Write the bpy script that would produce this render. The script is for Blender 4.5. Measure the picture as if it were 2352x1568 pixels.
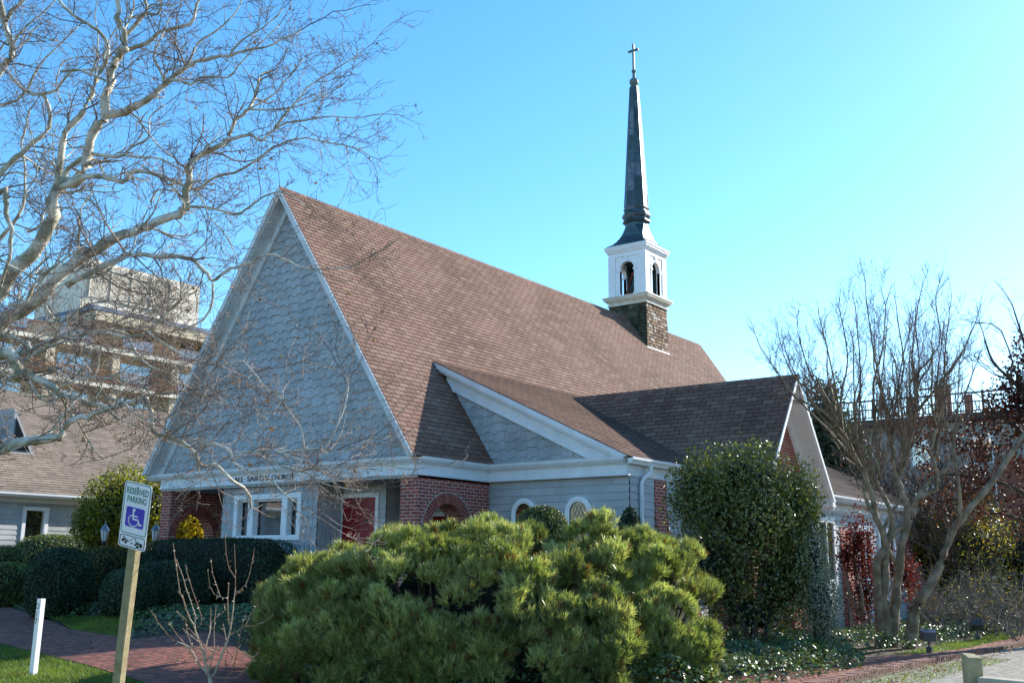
import bpy, bmesh, math, random
import numpy as np
from mathutils import Vector, Matrix
random.seed(7)
RNG = np.random.default_rng(7)
for _o in list(bpy.data.objects):
    bpy.data.objects.remove(_o)
S = bpy.context.scene
COL = S.collection

# ------------------------------------------------------------------ camera, sky, sun, exposure
CAM = np.array([13.6955, -15.3520, 1.6])
CR = np.array([0.80338, 0.59542, 0.00782])
CU = np.array([0.11892, -0.17330, 0.97766])
CF = np.array([-0.58348, 0.78450, 0.21003])
cd = bpy.data.cameras.new('camera')
cam = bpy.data.objects.new('camera', cd); COL.objects.link(cam)
cd.sensor_width = 36.0; cd.lens = 2400 / 2352 * 36; cd.clip_end = 3000; cd.clip_start = .1
cam.matrix_world = Matrix(((CR[0], CU[0], -CF[0], CAM[0]), (CR[1], CU[1], -CF[1], CAM[1]), (CR[2], CU[2], -CF[2], CAM[2]), (0, 0, 0, 1)))
S.camera = cam
SUN = Vector((0.263, 0.851, 0.454)).normalized()
W = bpy.data.worlds.new("World"); S.world = W; W.use_nodes = True
wn = W.node_tree.nodes; wl = W.node_tree.links
bg = wn['Background']; sky = wn.new('ShaderNodeTexSky'); sky.sky_type = 'NISHITA'; sky.sun_disc = False
sky.sun_elevation = math.asin(SUN.z); sky.sun_rotation = math.atan2(SUN.x, SUN.y)
sky.air_density = 1.0; sky.dust_density = 0.25; sky.ozone_density = 3.0; sky.altitude = 0
hs = wn.new('ShaderNodeHueSaturation'); hs.inputs['Hue'].default_value = .494; hs.inputs['Saturation'].default_value = 1.25
wl.new(sky.outputs[0], hs.inputs['Color']); wl.new(hs.outputs[0], bg.inputs[0]); bg.inputs[1].default_value = 0.142
sl = bpy.data.lights.new('sun', 'SUN'); sl.energy = 4.2; sl.angle = math.radians(.5); sl.color = (1, .94, .83)
so = bpy.data.objects.new('sun', sl); COL.objects.link(so); so.rotation_euler = SUN.to_track_quat('Z', 'Y').to_euler()
S.view_settings.view_transform = 'Standard'; S.view_settings.look = 'None'; S.view_settings.exposure = 1.15; S.view_settings.gamma = 1

# ------------------------------------------------------------------ materials
def _n(nt, t, **k):
    n = nt.nodes.new('ShaderNode' + t)
    for a, b in k.items():
        setattr(n, a, b)
    return n
def mat(name, col, rough=.7, var=.12, scale=6., bump=0., tone=0., spec=.4, trans=0., col2=None, metal=0., bscale=None, tint=None, sharp=.2):
    """principled surface; noise varies the colour, the face attribute 'tone' varies it piece by piece"""
    m = bpy.data.materials.new(name); m.use_nodes = True; nt = m.node_tree; L = nt.links
    p = nt.nodes['Principled BSDF']; p.inputs['Roughness'].default_value = rough
    p.inputs['Specular IOR Level'].default_value = spec; p.inputs['Metallic'].default_value = metal
    tc = _n(nt, 'TexCoord'); nz = _n(nt, 'TexNoise'); nz.inputs['Scale'].default_value = scale; nz.inputs['Detail'].default_value = 6
    L.new(tc.outputs['Object'], nz.inputs['Vector'])
    mx = _n(nt, 'Mix', data_type='RGBA')
    c2 = col2 or tuple(c * (1 + var * 1.6) for c in col); c1 = col if col2 else tuple(c * (1 - var * 1.6) for c in col)
    mx.inputs[6].default_value = (*c1, 1); mx.inputs[7].default_value = (*c2, 1)
    rp = _n(nt, 'MapRange'); rp.inputs[1].default_value = .5 - sharp; rp.inputs[2].default_value = .5 + sharp
    L.new(nz.outputs[0], rp.inputs[0]); L.new(rp.outputs[0], mx.inputs[0])
    out = mx.outputs[2]
    if tone:
        at = _n(nt, 'Attribute', attribute_name='tone'); mr = _n(nt, 'MapRange')
        mr.inputs[3].default_value = 1 - tone; mr.inputs[4].default_value = 1 + tone
        L.new(at.outputs['Fac'], mr.inputs[0])
        m2 = _n(nt, 'VectorMath', operation='SCALE'); L.new(out, m2.inputs[0]); L.new(mr.outputs[0], m2.inputs['Scale']); out = m2.outputs[0]
        if tint:
            m3 = _n(nt, 'Mix', data_type='RGBA'); L.new(at.outputs['Fac'], m3.inputs[0])
            g2 = _n(nt, 'MapRange'); g2.inputs[1].default_value = .55; g2.inputs[2].default_value = 1.0
            L.new(at.outputs['Fac'], g2.inputs[0]); L.new(g2.outputs[0], m3.inputs[0])
            L.new(out, m3.inputs[6]); m3.inputs[7].default_value = (*tint, 1); out = m3.outputs[2]
    L.new(out, p.inputs['Base Color'])
    if bump:
        b = _n(nt, 'Bump'); b.inputs['Strength'].default_value = bump; b.inputs['Distance'].default_value = .02
        n2 = _n(nt, 'TexNoise'); n2.inputs['Scale'].default_value = bscale or scale * 5; n2.inputs['Detail'].default_value = 4
        L.new(tc.outputs['Object'], n2.inputs['Vector']); L.new(n2.outputs[0], b.inputs['Height']); L.new(b.outputs[0], p.inputs['Normal'])
    if trans:
        tr = _n(nt, 'BsdfTranslucent'); sc = _n(nt, 'VectorMath', operation='MULTIPLY'); sc.inputs[1].default_value = (1.6, 1.7, .7)
        L.new(out, sc.inputs[0]); L.new(sc.outputs[0], tr.inputs[0])
        ms = _n(nt, 'MixShader'); ms.inputs[0].default_value = trans
        L.new(p.outputs[0], ms.inputs[1]); L.new(tr.outputs[0], ms.inputs[2]); L.new(ms.outputs[0], nt.nodes['Material Output'].inputs[0])
    return m
def brick_mat(name, c1, c2, mortar, w=.203, h=.0677, ms=.01, bump=.5, off=.5, rough=.85):
    m = bpy.data.materials.new(name); m.use_nodes = True; nt = m.node_tree; L = nt.links; p = nt.nodes['Principled BSDF']
    p.inputs['Roughness'].default_value = rough; p.inputs['Specular IOR Level'].default_value = .25
    uv = _n(nt, 'UVMap'); br = _n(nt, 'TexBrick'); L.new(uv.outputs[0], br.inputs['Vector'])
    br.offset = off
    for k, v in (('Scale', 1.), ('Mortar Size', ms), ('Mortar Smooth', .15), ('Bias', 0.), ('Brick Width', w), ('Row Height', h)):
        br.inputs[k].default_value = v
    br.inputs['Color1'].default_value = (*c1, 1); br.inputs['Color2'].default_value = (*c2, 1); br.inputs['Mortar'].default_value = (*mortar, 1)
    nz = _n(nt, 'TexNoise'); nz.inputs['Scale'].default_value = 9; nz.inputs['Detail'].default_value = 5; L.new(uv.outputs[0], nz.inputs['Vector'])
    mr = _n(nt, 'MapRange'); mr.inputs[1].default_value = .3; mr.inputs[2].default_value = .7; mr.inputs[3].default_value = .72; mr.inputs[4].default_value = 1.22; L.new(nz.outputs[0], mr.inputs[0])
    sc = _n(nt, 'VectorMath', operation='SCALE'); L.new(br.outputs[0], sc.inputs[0]); L.new(mr.outputs[0], sc.inputs['Scale'])
    L.new(sc.outputs[0], p.inputs['Base Color'])
    b = _n(nt, 'Bump'); b.inputs['Strength'].default_value = bump; b.inputs['Distance'].default_value = .01; b.invert = True
    L.new(br.outputs['Fac'], b.inputs['Height']); L.new(b.outputs[0], p.inputs['Normal'])
    return m
def glass_mat(name, col=(.012, .016, .02)):
    m = bpy.data.materials.new(name); m.use_nodes = True; p = m.node_tree.nodes['Principled BSDF']
    p.inputs['Base Color'].default_value = (*col, 1); p.inputs['Roughness'].default_value = .03; p.inputs['Specular IOR Level'].default_value = 1.0
    p.inputs['IOR'].default_value = 2.3
    nt = m.node_tree; tc = _n(nt, 'TexCoord'); nz = _n(nt, 'TexNoise'); nz.inputs['Scale'].default_value = 1.6
    b = _n(nt, 'Bump'); b.inputs['Strength'].default_value = .02; nt.links.new(tc.outputs['Object'], nz.inputs['Vector']); nt.links.new(nz.outputs[0], b.inputs['Height']); nt.links.new(b.outputs[0], p.inputs['Normal'])
    return m
M = {}
M['roof'] = mat('brown asphalt shingle', (.222, .126, .095), .9, .15, .5, .5, .16, .2, bscale=160, tint=(.262, .168, .122))
M['roof_low'] = mat('dark brown shingle', (.105, .078, .066), .92, .12, .8, .5, .25, .2, bscale=140)  # darker brown than the main roof shingle
M['roof_under'] = mat('roof felt and butt shadow', (.05, .032, .026), .95, .1)  # roof sheet; also colours shingle butts as a shadow line
M['roof_grey'] = mat('weathered tan shingle', (.25, .195, .155), .92, .1, 1.0, .4, .22, .2, bscale=120)
M['wall'] = mat('grey blue painted shingle', (.395, .412, .425), .75, .09, 1.4, .25, .09, .3, bscale=40)
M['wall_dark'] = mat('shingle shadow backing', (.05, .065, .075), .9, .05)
M['trim'] = mat('white painted trim', (.72, .74, .76), .5, .05, 3.0, .06, 0, .4)
M['trim_grey'] = mat('pale weathered trim', (.60, .62, .63), .6, .10, 2.0, .1, 0, .35)
M['white'] = mat('bright white paint', (.80, .81, .82), .45, .03, 4, .05)
M['ledge'] = mat('stained white ledge', (.70, .68, .62), .6, .1, 5, .1, col2=(.58, .48, .34))
M['brick'] = brick_mat('red brick', (.40, .085, .05), (.27, .056, .04), (.42, .37, .33), ms=.009)
M['voussoir'] = mat('arch brick', (.28, .062, .042), .85, .18, 14, .3, .25, .2)
M['mortar'] = mat('mortar', (.38, .35, .33), .9, .1, 20, .3)
M['paver'] = brick_mat('brick paving', (.34, .12, .085), (.19, .07, .055), (.10, .075, .06), .21, .105, .012, .5)
M['red'] = mat('red door paint', (.23, .006, .012), .38, .10, 3, .05)
M['black'] = mat('black iron', (.015, .015, .017), .45, .1)
M['glass'] = glass_mat('window glass')
M['stained'] = mat('leaded amber glass', (.015, .012, .008), .15, .5, 9, 0, 0, .8, col2=(.16, .075, .02))
M['copper'] = mat('dark patinated copper', (.028, .05, .062), .42, .3, 5, .15, .35, .6, col2=(.06, .10, .105), metal=.25)
M['copper_pale'] = mat('chalky patina copper', (.16, .20, .25), .6, .4, 9, .15, .2, .5, col2=(.04, .06, .09), metal=.1)
M['verdigris'] = mat('grey verdigris', (.12, .17, .16), .55, .2, 8, .1, metal=.2)
M['deepgreen'] = mat('dark green paint', (.02, .075, .07), .6, .1)
M['ceiling'] = mat('porch ceiling', (.42, .44, .45), .7, .05)
M['cedar'] = mat('weathered cedar shingle', (.27, .165, .10), .9, .25, 8, .4, .75, .2, bscale=60, tint=(.46, .42, .37))
M['dark_green'] = mat('mossy cedar shingle', (.075, .072, .045), .95, .3, 4, .4, .35, .2, bscale=50)  # darker, greener cedar for the front face of the tower base
M['bell'] = mat('green bronze', (.05, .10, .085), .45, .2, metal=.5)
M['redmetal'] = mat('red painted iron', (.24, .02, .02), .5, .1)
M['gutter'] = mat('white metal gutter', (.74, .76, .78), .35, .04, 3, 0, 0, .5)
M['stone'] = mat('concrete', (.36, .33, .29), .9, .15, 4, .3)
M['lettering'] = mat('bronze lettering', (.045, .03, .022), .5, .2)
for k, c, c2 in (('tan', (.50, .42, .29), (.58, .49, .35)), ('cream', (.62, .57, .47), (.70, .65, .55)), ('penthouse', (.66, .58, .46), (.74, .66, .54)), ('woodrail', (.22, .085, .035), (.30, .12, .05)), ('blueawning', (.10, .13, .19), (.14, .18, .25)), ('creamwall', (.27, .22, .18), (.36, .31, .26)), ('redpanel', (.24, .07, .045), (.30, .09, .05)), ('screenwood', (.34, .14, .085), (.42, .18, .11)), ('bronzerail', (.075, .04, .03), (.10, .055, .04))):
    M[k] = mat(k, c, .7, .1, 2.5, .1, col2=c2)
M['signwhite'] = mat('sign white', (.78, .80, .82), .35, .03, 3)
M['signgreen'] = mat('sign green', (.01, .16, .10), .4, .05)
M['signblue'] = mat('sign blue', (.085, .065, .46), .35, .06)
M['signblack'] = mat('sign black', (.015, .015, .018), .4, .05)
M['timber'] = mat('treated timber post', (.24, .20, .10), .85, .25, 12, .4, col2=(.36, .30, .17), bscale=60)
M['oldwood'] = mat('grey split rail', (.30, .26, .19), .9, .3, 9, .4, col2=(.42, .37, .28))
M['bark_syc'] = mat('sycamore bark', (.30, .27, .19), .85, .2, 4.2, .5, 0, .2, col2=(.64, .61, .52), bscale=30, sharp=.07)
M['twig_syc'] = mat('sycamore twig', (.135, .088, .07), .85, .25, 3, .2, .45, .2, col2=(.33, .27, .22))
M['bark_crape'] = mat('smooth crape bark', (.15, .105, .065), .7, .2, 5, .35, 0, .3, col2=(.27, .215, .145), bscale=18, sharp=.09)
M['twig_crape'] = mat('crape twig', (.19, .13, .095), .85, .2, 3, 0, .3, .2)
M['bark'] = mat('dark bark', (.075, .055, .042), .9, .25, 8, .4)
M['greystem'] = mat('grey stem', (.20, .17, .135), .85, .25, 6, .3)
M['redtwig'] = mat('reddish young twig', (.26, .12, .06), .6, .2, 3, .1, .3, col2=(.34, .24, .16))
M['paletwig'] = mat('pale young stem', (.40, .34, .24), .7, .2, 8, .2, .2)
def leaf(name, col, rough=.35, tone=.5, trans=.3, spec=.5, tint=None):
    return mat(name, col, rough, .25, 1.5, 0, tone, spec, trans, tint=tint)
M['needle'] = leaf('pine needle', (.198, .228, .076), .32, .7, .42, .9, tint=(.60, .57, .30))
M['needle_brown'] = leaf('dead needle', (.17, .075, .025), .7, .4, .3)
M['holly'] = leaf('glossy dark leaf', (.11, .13, .034), .33, .6, .36, .7, tint=(.22, .21, .07))
M['holly_y'] = leaf('yellow green leaf', (.19, .19, .018), .28, .6, .45, .6)
M['arch_leaf'] = leaf('golden leaf', (.50, .36, .03), .4, .5, .55)
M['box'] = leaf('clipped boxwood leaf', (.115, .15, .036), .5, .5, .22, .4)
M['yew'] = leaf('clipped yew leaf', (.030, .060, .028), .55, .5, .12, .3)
M['box_gold'] = leaf('brownish yew leaf', (.10, .085, .02), .5, .5, .3, .3)
M['varieg'] = leaf('grey green leaf', (.17, .20, .145), .35, .5, .2, .6)
M['ivy'] = leaf('ivy leaf', (.085, .125, .042), .42, .6, .22, .7)
M['maple'] = leaf('crimson maple leaf', (.080, .013, .017), .5, .5, .4, .3)
M['oak'] = leaf('dried oak leaf', (.060, .021, .020), .55, .5, .35, .35)
M['evergreen'] = leaf('far evergreen', (.045, .062, .03), .6, .5, .25)
M['autumn'] = leaf('yellowing leaf', (.19, .175, .022), .4, .5, .4, .4, tint=(.34, .19, .02))
M['grass'] = leaf('grass blade', (.115, .175, .030), .5, .5, .35, .3, tint=(.24, .21, .06))
M['litter'] = leaf('fallen leaf', (.20, .105, .045), .7, .5, .2)
M['core'] = mat('painted inner shade', (.012, .013, .008), .95, .2, 8)  # near-black solid inside foliage, blocks light and stands for the shade within
def ground_mat():
    m = mat('garden soil', (.060, .042, .026), .95, .3, 2.2, .6, col2=(.115, .085, .05), bscale=30)
    return m
M['soil'] = ground_mat()
M['turf'] = mat('turf', (.05, .075, .018), .95, .3, 1.5, .5, col2=(.10, .115, .03), bscale=40)
M['gravel'] = mat('gravel', (.14, .12, .09), .95, .25, 9, .9, col2=(.38, .35, .30), bscale=45, sharp=.16)
M['asphalt'] = mat('asphalt', (.05, .05, .052), .95, .2, 8, .4)

# ------------------------------------------------------------------ mesh helpers
def at(u, v, t):
    """world point seen along one sight line of the survey photo at distance t"""
    return CAM + t * (CF + CR * (u - 1176) / 2400 + CU * (784 - v) / 2400)
def sm(t):
    t = min(max(t, 0.), 1.); return t * t * (3 - 2 * t)
def gz(x, y):
    return .65 * sm((y + 8.5) / 6) * sm((4 - x) / 5)
def gnd(u, v, dz=0.):
    d = CF + CR * (u - 1176) / 2400 + CU * (784 - v) / 2400
    t = 3.
    while t < 80:
        p = CAM + d * t
        if p[2] < gz(p[0], p[1]) + dz:
            break
        t += .02
    return p
def root(name, loc, label=None, cat=None, group=None, kind=None):
    o = bpy.data.objects.new(name, None); COL.objects.link(o); o.location = loc; o.empty_display_size = .2
    return tag(o, label, cat, group, kind)
def tag(o, label=None, cat=None, group=None, kind=None):
    if label: o['label'] = label
    if cat: o['category'] = cat
    if group: o['group'] = group
    if kind: o['kind'] = kind
    return o
class MB:
    def __init__(s):
        s.v = []; s.f = []; s.m = []; s.t = []
    def poly(s, pts, mi=0, tone=.5):
        n = len(s.v); s.v.extend([tuple(map(float, p)) for p in pts]); s.f.append(tuple(range(n, n + len(pts)))); s.m.append(mi); s.t.append(tone)
    def box(s, a, b, mi=0, tone=.5):
        x0, y0, z0 = a; x1, y1, z1 = b
        if x0 > x1: x0, x1 = x1, x0
        if y0 > y1: y0, y1 = y1, y0
        if z0 > z1: z0, z1 = z1, z0
        P = [(x0, y0, z0), (x1, y0, z0), (x1, y1, z0), (x0, y1, z0), (x0, y0, z1), (x1, y0, z1), (x1, y1, z1), (x0, y1, z1)]
        s.hull8(P, mi, tone)
    def hull8(s, P, mi=0, tone=.5):
        n = len(s.v); s.v.extend([tuple(map(float, p)) for p in P])
        for q in ((3, 2, 1, 0), (4, 5, 6, 7), (0, 1, 5, 4), (1, 2, 6, 5), (2, 3, 7, 6), (3, 0, 4, 7)):
            s.f.append(tuple(n + i for i in q)); s.m.append(mi); s.t.append(tone)
    def obox(s, o, ax, ay, az, mi=0, tone=.5):
        """box from corner o along three edge vectors"""
        o, ax, ay, az = map(np.array, (o, ax, ay, az))
        s.hull8([o, o + ax, o + ax + ay, o + ay, o + az, o + ax + az, o + ax + ay + az, o + ay + az], mi, tone)
    def prism(s, prof, d, mi=0, tone=.5):
        """closed polygon prof (3d points) pushed along d"""
        d = np.array(d, float); P = [np.array(p, float) for p in prof]; n = len(P)
        s.poly(P[::-1], mi, tone); s.poly([p + d for p in P], mi, tone)
        for i in range(n):
            j = (i + 1) % n; s.poly([P[i], P[j], P[j] + d, P[i] + d], mi, tone)
    def tube(s, pts, rad, n=6, mi=0, tone=.5, cap=True):
        pts = [np.asarray(p, float) for p in pts]; k = len(pts)
        base = len(s.v); ref = np.array([.31, .17, .93])
        for i, p in enumerate(pts):
            t = pts[min(i + 1, k - 1)] - pts[max(i - 1, 0)]; L = math.sqrt(t @ t) or 1; t = t / L
            a = np.cross(t, ref); l = math.sqrt(a @ a)
            if l < .1: a = np.cross(t, [1, 0, 0]); l = math.sqrt(a @ a)
            a /= l; b = np.cross(t, a); r = rad[i] if hasattr(rad, '__len__') else rad
            for j in range(n):
                an = 2 * math.pi * j / n; q = p + a * (r * math.cos(an)) + b * (r * math.sin(an)); s.v.append((q[0], q[1], q[2]))
        for i in range(k - 1):
            for j in range(n):
                j2 = (j + 1) % n
                s.f.append((base + i * n + j, base + i * n + j2, base + (i + 1) * n + j2, base + (i + 1) * n + j)); s.m.append(mi); s.t.append(tone)
        if cap:
            s.f.append(tuple(base + j for j in range(n))[::-1]); s.m.append(mi); s.t.append(tone)
            s.f.append(tuple(base + (k - 1) * n + j for j in range(n))); s.m.append(mi); s.t.append(tone)
    def lathe(s, prof, c, n=16, mi=0, tone=.5, rot=0., sq=None):
        """rings of (r,z) about the vertical through c"""
        base = len(s.v); k = len(prof)
        for r, z in prof:
            for j in range(n):
                a = rot + 2 * math.pi * j / n; s.v.append((c[0] + r * math.cos(a), c[1] + r * math.sin(a), c[2] + z))
        for i in range(k - 1):
            for j in range(n):
                j2 = (j + 1) % n; s.f.append((base + i * n + j, base + i * n + j2, base + (i + 1) * n + j2, base + (i + 1) * n + j)); s.m.append(mi); s.t.append(tone)
        s.f.append(tuple(base + j for j in range(n))[::-1]); s.m.append(mi); s.t.append(tone)
        s.f.append(tuple(base + (k - 1) * n + j for j in range(n))); s.m.append(mi); s.t.append(tone)
    def build(s, name, mats, parent=None, smooth=False, uv=False, bevel=0):
        if not isinstance(mats, (list, tuple)): mats = [mats]
        me = bpy.data.meshes.new(name); me.from_pydata(s.v, [], s.f)
        for m in mats: me.materials.append(m)
        me.polygons.foreach_set('material_index', np.array(s.m, dtype=np.int32))
        if smooth: me.polygons.foreach_set('use_smooth', np.ones(len(s.f), dtype=bool))
        a = me.attributes.new('tone', 'FLOAT', 'FACE'); a.data.foreach_set('value', np.array(s.t, dtype=np.float32))
        if uv:
            ul = me.uv_layers.new(name='UVMap')
            for p in me.polygons:
                nx, ny, nz = (abs(c) for c in p.normal)
                for li in p.loop_indices:
                    x, y, z = me.vertices[me.loops[li].vertex_index].co
                    ul.data[li].uv = (y, z) if nx >= ny and nx >= nz else ((x, z) if ny >= nz else (x, y))
        me.update()
        o = bpy.data.objects.new(name, me); COL.objects.link(o)
        if bevel:
            md = o.modifiers.new('bevel', 'BEVEL'); md.width = bevel; md.segments = 2; md.limit_method = 'ANGLE'
        return own(o, parent)
def own(o, parent):
    if parent is not None:
        o.parent = parent
        w = Matrix.Identity(4); q = parent
        while q is not None:
            w = q.matrix_basis @ w if q is parent else q.matrix_basis @ (q.matrix_parent_inverse @ w)
            q = q.parent
        o.matrix_parent_inverse = world_of(parent).inverted()
    return o
def world_of(o):
    m = o.matrix_basis.copy()
    if o.parent is not None:
        m = world_of(o.parent) @ o.matrix_parent_inverse @ m
    return m
def clip(poly, a, b, c):
    """keep the part of a 2d polygon with a*x+b*y+c >= 0"""
    out = []
    for i in range(len(poly)):
        p, q = poly[i], poly[(i + 1) % len(poly)]
        dp, dq = a * p[0] + b * p[1] + c, a * q[0] + b * q[1] + c
        if dp >= 0: out.append(p)
        if (dp >= 0) != (dq >= 0):
            t = dp / (dp - dq); out.append((p[0] + (q[0] - p[0]) * t, p[1] + (q[1] - p[1]) * t))
    return out
def clip_convex(poly, region):
    A = sum(region[i][0] * region[(i + 1) % len(region)][1] - region[(i + 1) % len(region)][0] * region[i][1] for i in range(len(region)))
    R_ = region if A > 0 else region[::-1]
    for i in range(len(R_)):
        (x0, y0), (x1, y1) = R_[i], R_[(i + 1) % len(R_)]
        a, b = -(y1 - y0), (x1 - x0); poly = clip(poly, a, b, -(a * x0 + b * y0))
        if len(poly) < 3: return []
    return poly
def shingles(mb, O, Uv, Vv, region, expo, w0, w1, thick, stag=0., mi=0, under=1, vstart=None, rng=random, gap=.004, ntone=None, sheet=True, reg=False):
    """overlapping tilted shingles over a convex region of the plane O + u*U + v*V (metres); pattern of one part"""
    O, Uv, Vv = np.array(O, float), np.array(Uv, float), np.array(Vv, float); N = np.cross(Uv, Vv); N /= np.linalg.norm(N)
    if sheet: mb.poly([O + Uv * u + Vv * v for u, v in region], under, .5)
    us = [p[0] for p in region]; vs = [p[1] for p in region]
    st_ = 0; run = 0
    v = (vstart if vstart is not None else min(vs)) - (0 if vstart is None else expo * math.ceil((vstart - min(vs)) / expo)); row = 0
    while v < max(vs):
        u = min(us) - rng.random() * w1; odd = rng.random() < .5
        if reg: u = min(us) - w0 * ((row % 2) * .5 + .1 + .12 * rng.random())
        while u < max(us):
            w = w0 + (w1 - w0) * rng.random(); drop = 0
            if reg: w = w0
            if stag and not reg:
                if run <= 0: odd = not odd; run = rng.choice((1, 1, 1, 2))
                run -= 1; drop = stag * odd
            va = v - drop
            q = clip_convex([(u + gap, va), (u + w - gap, va), (u + w - gap, v + expo), (u + gap, v + expo)], region)
            if len(q) >= 3:
                tone = rng.random() if ntone is None else ntone(rng)
                h = lambda vv: .003 + thick * max(0., 1 - (vv - va) / (expo + drop) * .93)
                mb.poly([O + Uv * a + Vv * b + N * h(b) for a, b in q], mi, tone)
                if len(q) >= 3:
                    lo = min(b for a, b in q)
                    bt = [p for p in q if abs(p[1] - lo) < 1e-6]
                    if len(bt) >= 2:
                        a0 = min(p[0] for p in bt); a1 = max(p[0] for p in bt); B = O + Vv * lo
                        mb.poly([B + Uv * a0, B + Uv * a1, B + Uv * a1 + N * h(lo), B + Uv * a0 + N * h(lo)], under, .5)  # butt edge in the dark backing colour, a painted shadow line per course
                        if stag:
                            for a_, sg in ((a0, 1), (a1, -1)):
                                mb.poly([B + Uv * a_, B + Uv * a_ + N * h(lo), O + Uv * a_ + Vv * (lo + stag) + N * h(lo + stag), O + Uv * a_ + Vv * (lo + stag)], mi, tone * .6)
            u += w
        v += expo; row += 1
def arch_pts(c, r, z0, zc, n=20):
    """outline of an arched opening in (s,z): left foot, over the arch, right foot"""
    return [(c - r, z0)] + [(c - r * math.cos(math.pi * i / n), zc + r * math.sin(math.pi * i / n)) for i in range(n + 1)] + [(c + r, z0)]
def arched_wall(mb, f, s0, s1, z0, z1, c, r, zc, t0, t1, mi=0, inner=None, n=20, zb=None):
    """wall between s0..s1 and z0..z1 with an arched opening; f(s,t,z) -> 3d; t0..t1 is its thickness"""
    zb = z0 if zb is None else zb
    A = arch_pts(c, r, zb, zc, n)
    for t in (t0, t1):
        def P(s, z): return f(s, t, z)
        mb.poly([P(s0, z0), P(c - r, z0), P(c - r, zc), P(s0, zc)], mi); mb.poly([P(c + r, z0), P(s1, z0), P(s1, zc), P(c + r, zc)], mi)
        mb.poly([P(s0, zc), P(c - r, zc), P(c - r, z1), P(s0, z1)], mi); mb.poly([P(c + r, zc), P(s1, zc), P(s1, z1), P(c + r, z1)], mi)
        for i in range(1, len(A) - 2):
            a, b = A[i], A[i + 1]; mb.poly([P(*a), P(*b), P(b[0], z1), P(a[0], z1)], mi)
        if zb > z0: mb.poly([P(c - r, z0), P(c + r, z0), P(c + r, zb), P(c - r, zb)], mi)
    im = mi if inner is None else inner
    for i in range(len(A) - 1):
        a, b = A[i], A[i + 1]; mb.poly([f(a[0], t0, a[1]), f(b[0], t0, b[1]), f(b[0], t1, b[1]), f(a[0], t1, a[1])], im)
    for s in (s0, s1): mb.poly([f(s, t0, z0), f(s, t1, z0), f(s, t1, z1), f(s, t0, z1)], mi)
    mb.poly([f(s0, t0, z1), f(s1, t0, z1), f(s1, t1, z1), f(s0, t1, z1)], mi)
    if zb > z0: mb.poly([f(c - r, t0, zb), f(c + r, t0, zb), f(c + r, t1, zb), f(c - r, t1, zb)], mi)
def arch_band(mb, f, c, r0, r1, z0, zc, t0, t1, mi=0, n=24):
    A, B = arch_pts(c, r0, z0, zc, n), arch_pts(c, r1, z0, zc, n)
    for i in range(len(A) - 1):
        a, b, p, q = A[i], A[i + 1], B[i], B[i + 1]
        mb.hull8([f(a[0], t0, a[1]), f(b[0], t0, b[1]), f(q[0], t0, q[1]), f(p[0], t0, p[1]), f(a[0], t1, a[1]), f(b[0], t1, b[1]), f(q[0], t1, q[1]), f(p[0], t1, p[1])], mi)
def unit(a):
    return a / np.maximum(np.linalg.norm(a, axis=-1, keepdims=True), 1e-9)
def leaves(name, P, Nrm, size, mats, parent=None, aspect=1.9, wild=.6, mi=None, extra=None, tone=None, droop=0., fold=.25):
    """one mesh of leaf-sized folded blades at points P lying roughly across normals Nrm"""
    P = np.asarray(P, float); n = len(P); Nn = unit(np.asarray(Nrm, float) + RNG.normal(0, wild, (n, 3)))
    rv = RNG.normal(0, 1, (n, 3)); rv[:, 2] -= droop; A = unit(rv - Nn * (rv * Nn).sum(1, keepdims=True)); B = np.cross(Nn, A)
    sz = np.broadcast_to(np.asarray(size, float), (n,)) * RNG.uniform(.7, 1.3, n); L_ = sz[:, None]; Wd = L_ / aspect
    tip = P + A * L_ * .55 - Nn * L_ * .08; base = P - A * L_ * .45; mid = P + A * L_ * .02
    l = mid + B * Wd * .5 + Nn * Wd * fold; r = mid - B * Wd * .5 + Nn * Wd * fold
    V = np.stack([base, r, tip, l, mid], 1).reshape(-1, 3)
    k = np.arange(n)[:, None] * 5
    F = np.concatenate([k + np.array([[0, 1, 2, 4]]), k + np.array([[0, 4, 2, 3]])], 1).reshape(-1)
    fm = np.zeros(n * 2, np.int32) if mi is None else np.repeat(np.asarray(mi, np.int32), 2)
    tn = RNG.random(n) if tone is None else tone
    return fast_mesh(name, V, F, np.full(n * 2, 4), mats, parent, fm, np.repeat(tn, 2), extra)
def fast_mesh(name, V, F, cnt, mats, parent, fm, tn, extra=None):
    """quick mesh from arrays; extra = an MB joined in with its material indices as they are"""
    V = np.asarray(V, np.float32); F = np.asarray(F, np.int32); cnt = np.asarray(cnt, np.int32)
    if extra is not None and extra.f:
        o = len(V); V = np.concatenate([V, np.array(extra.v, np.float32)])
        F = np.concatenate([F, np.array([i + o for f in extra.f for i in f], np.int32)]); cnt = np.concatenate([cnt, np.array([len(f) for f in extra.f], np.int32)])
        fm = np.concatenate([fm, np.array(extra.m, np.int32)]); tn = np.concatenate([tn, np.array(extra.t)])
    me = bpy.data.meshes.new(name); me.vertices.add(len(V)); me.vertices.foreach_set('co', V.reshape(-1))
    me.loops.add(len(F)); me.loops.foreach_set('vertex_index', F)
    st = np.concatenate([[0], np.cumsum(cnt)[:-1]]).astype(np.int32)
    me.polygons.add(len(cnt)); me.polygons.foreach_set('loop_start', st); me.polygons.foreach_set('loop_total', cnt)
    for m in (mats if isinstance(mats, (list, tuple)) else [mats]): me.materials.append(m)
    me.polygons.foreach_set('material_index', fm.astype(np.int32))
    a = me.attributes.new('tone', 'FLOAT', 'FACE'); a.data.foreach_set('value', np.asarray(tn, np.float32))
    me.update(calc_edges=True); me.validate()
    o = bpy.data.objects.new(name, me); COL.objects.link(o)
    return own(o, parent)
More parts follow.
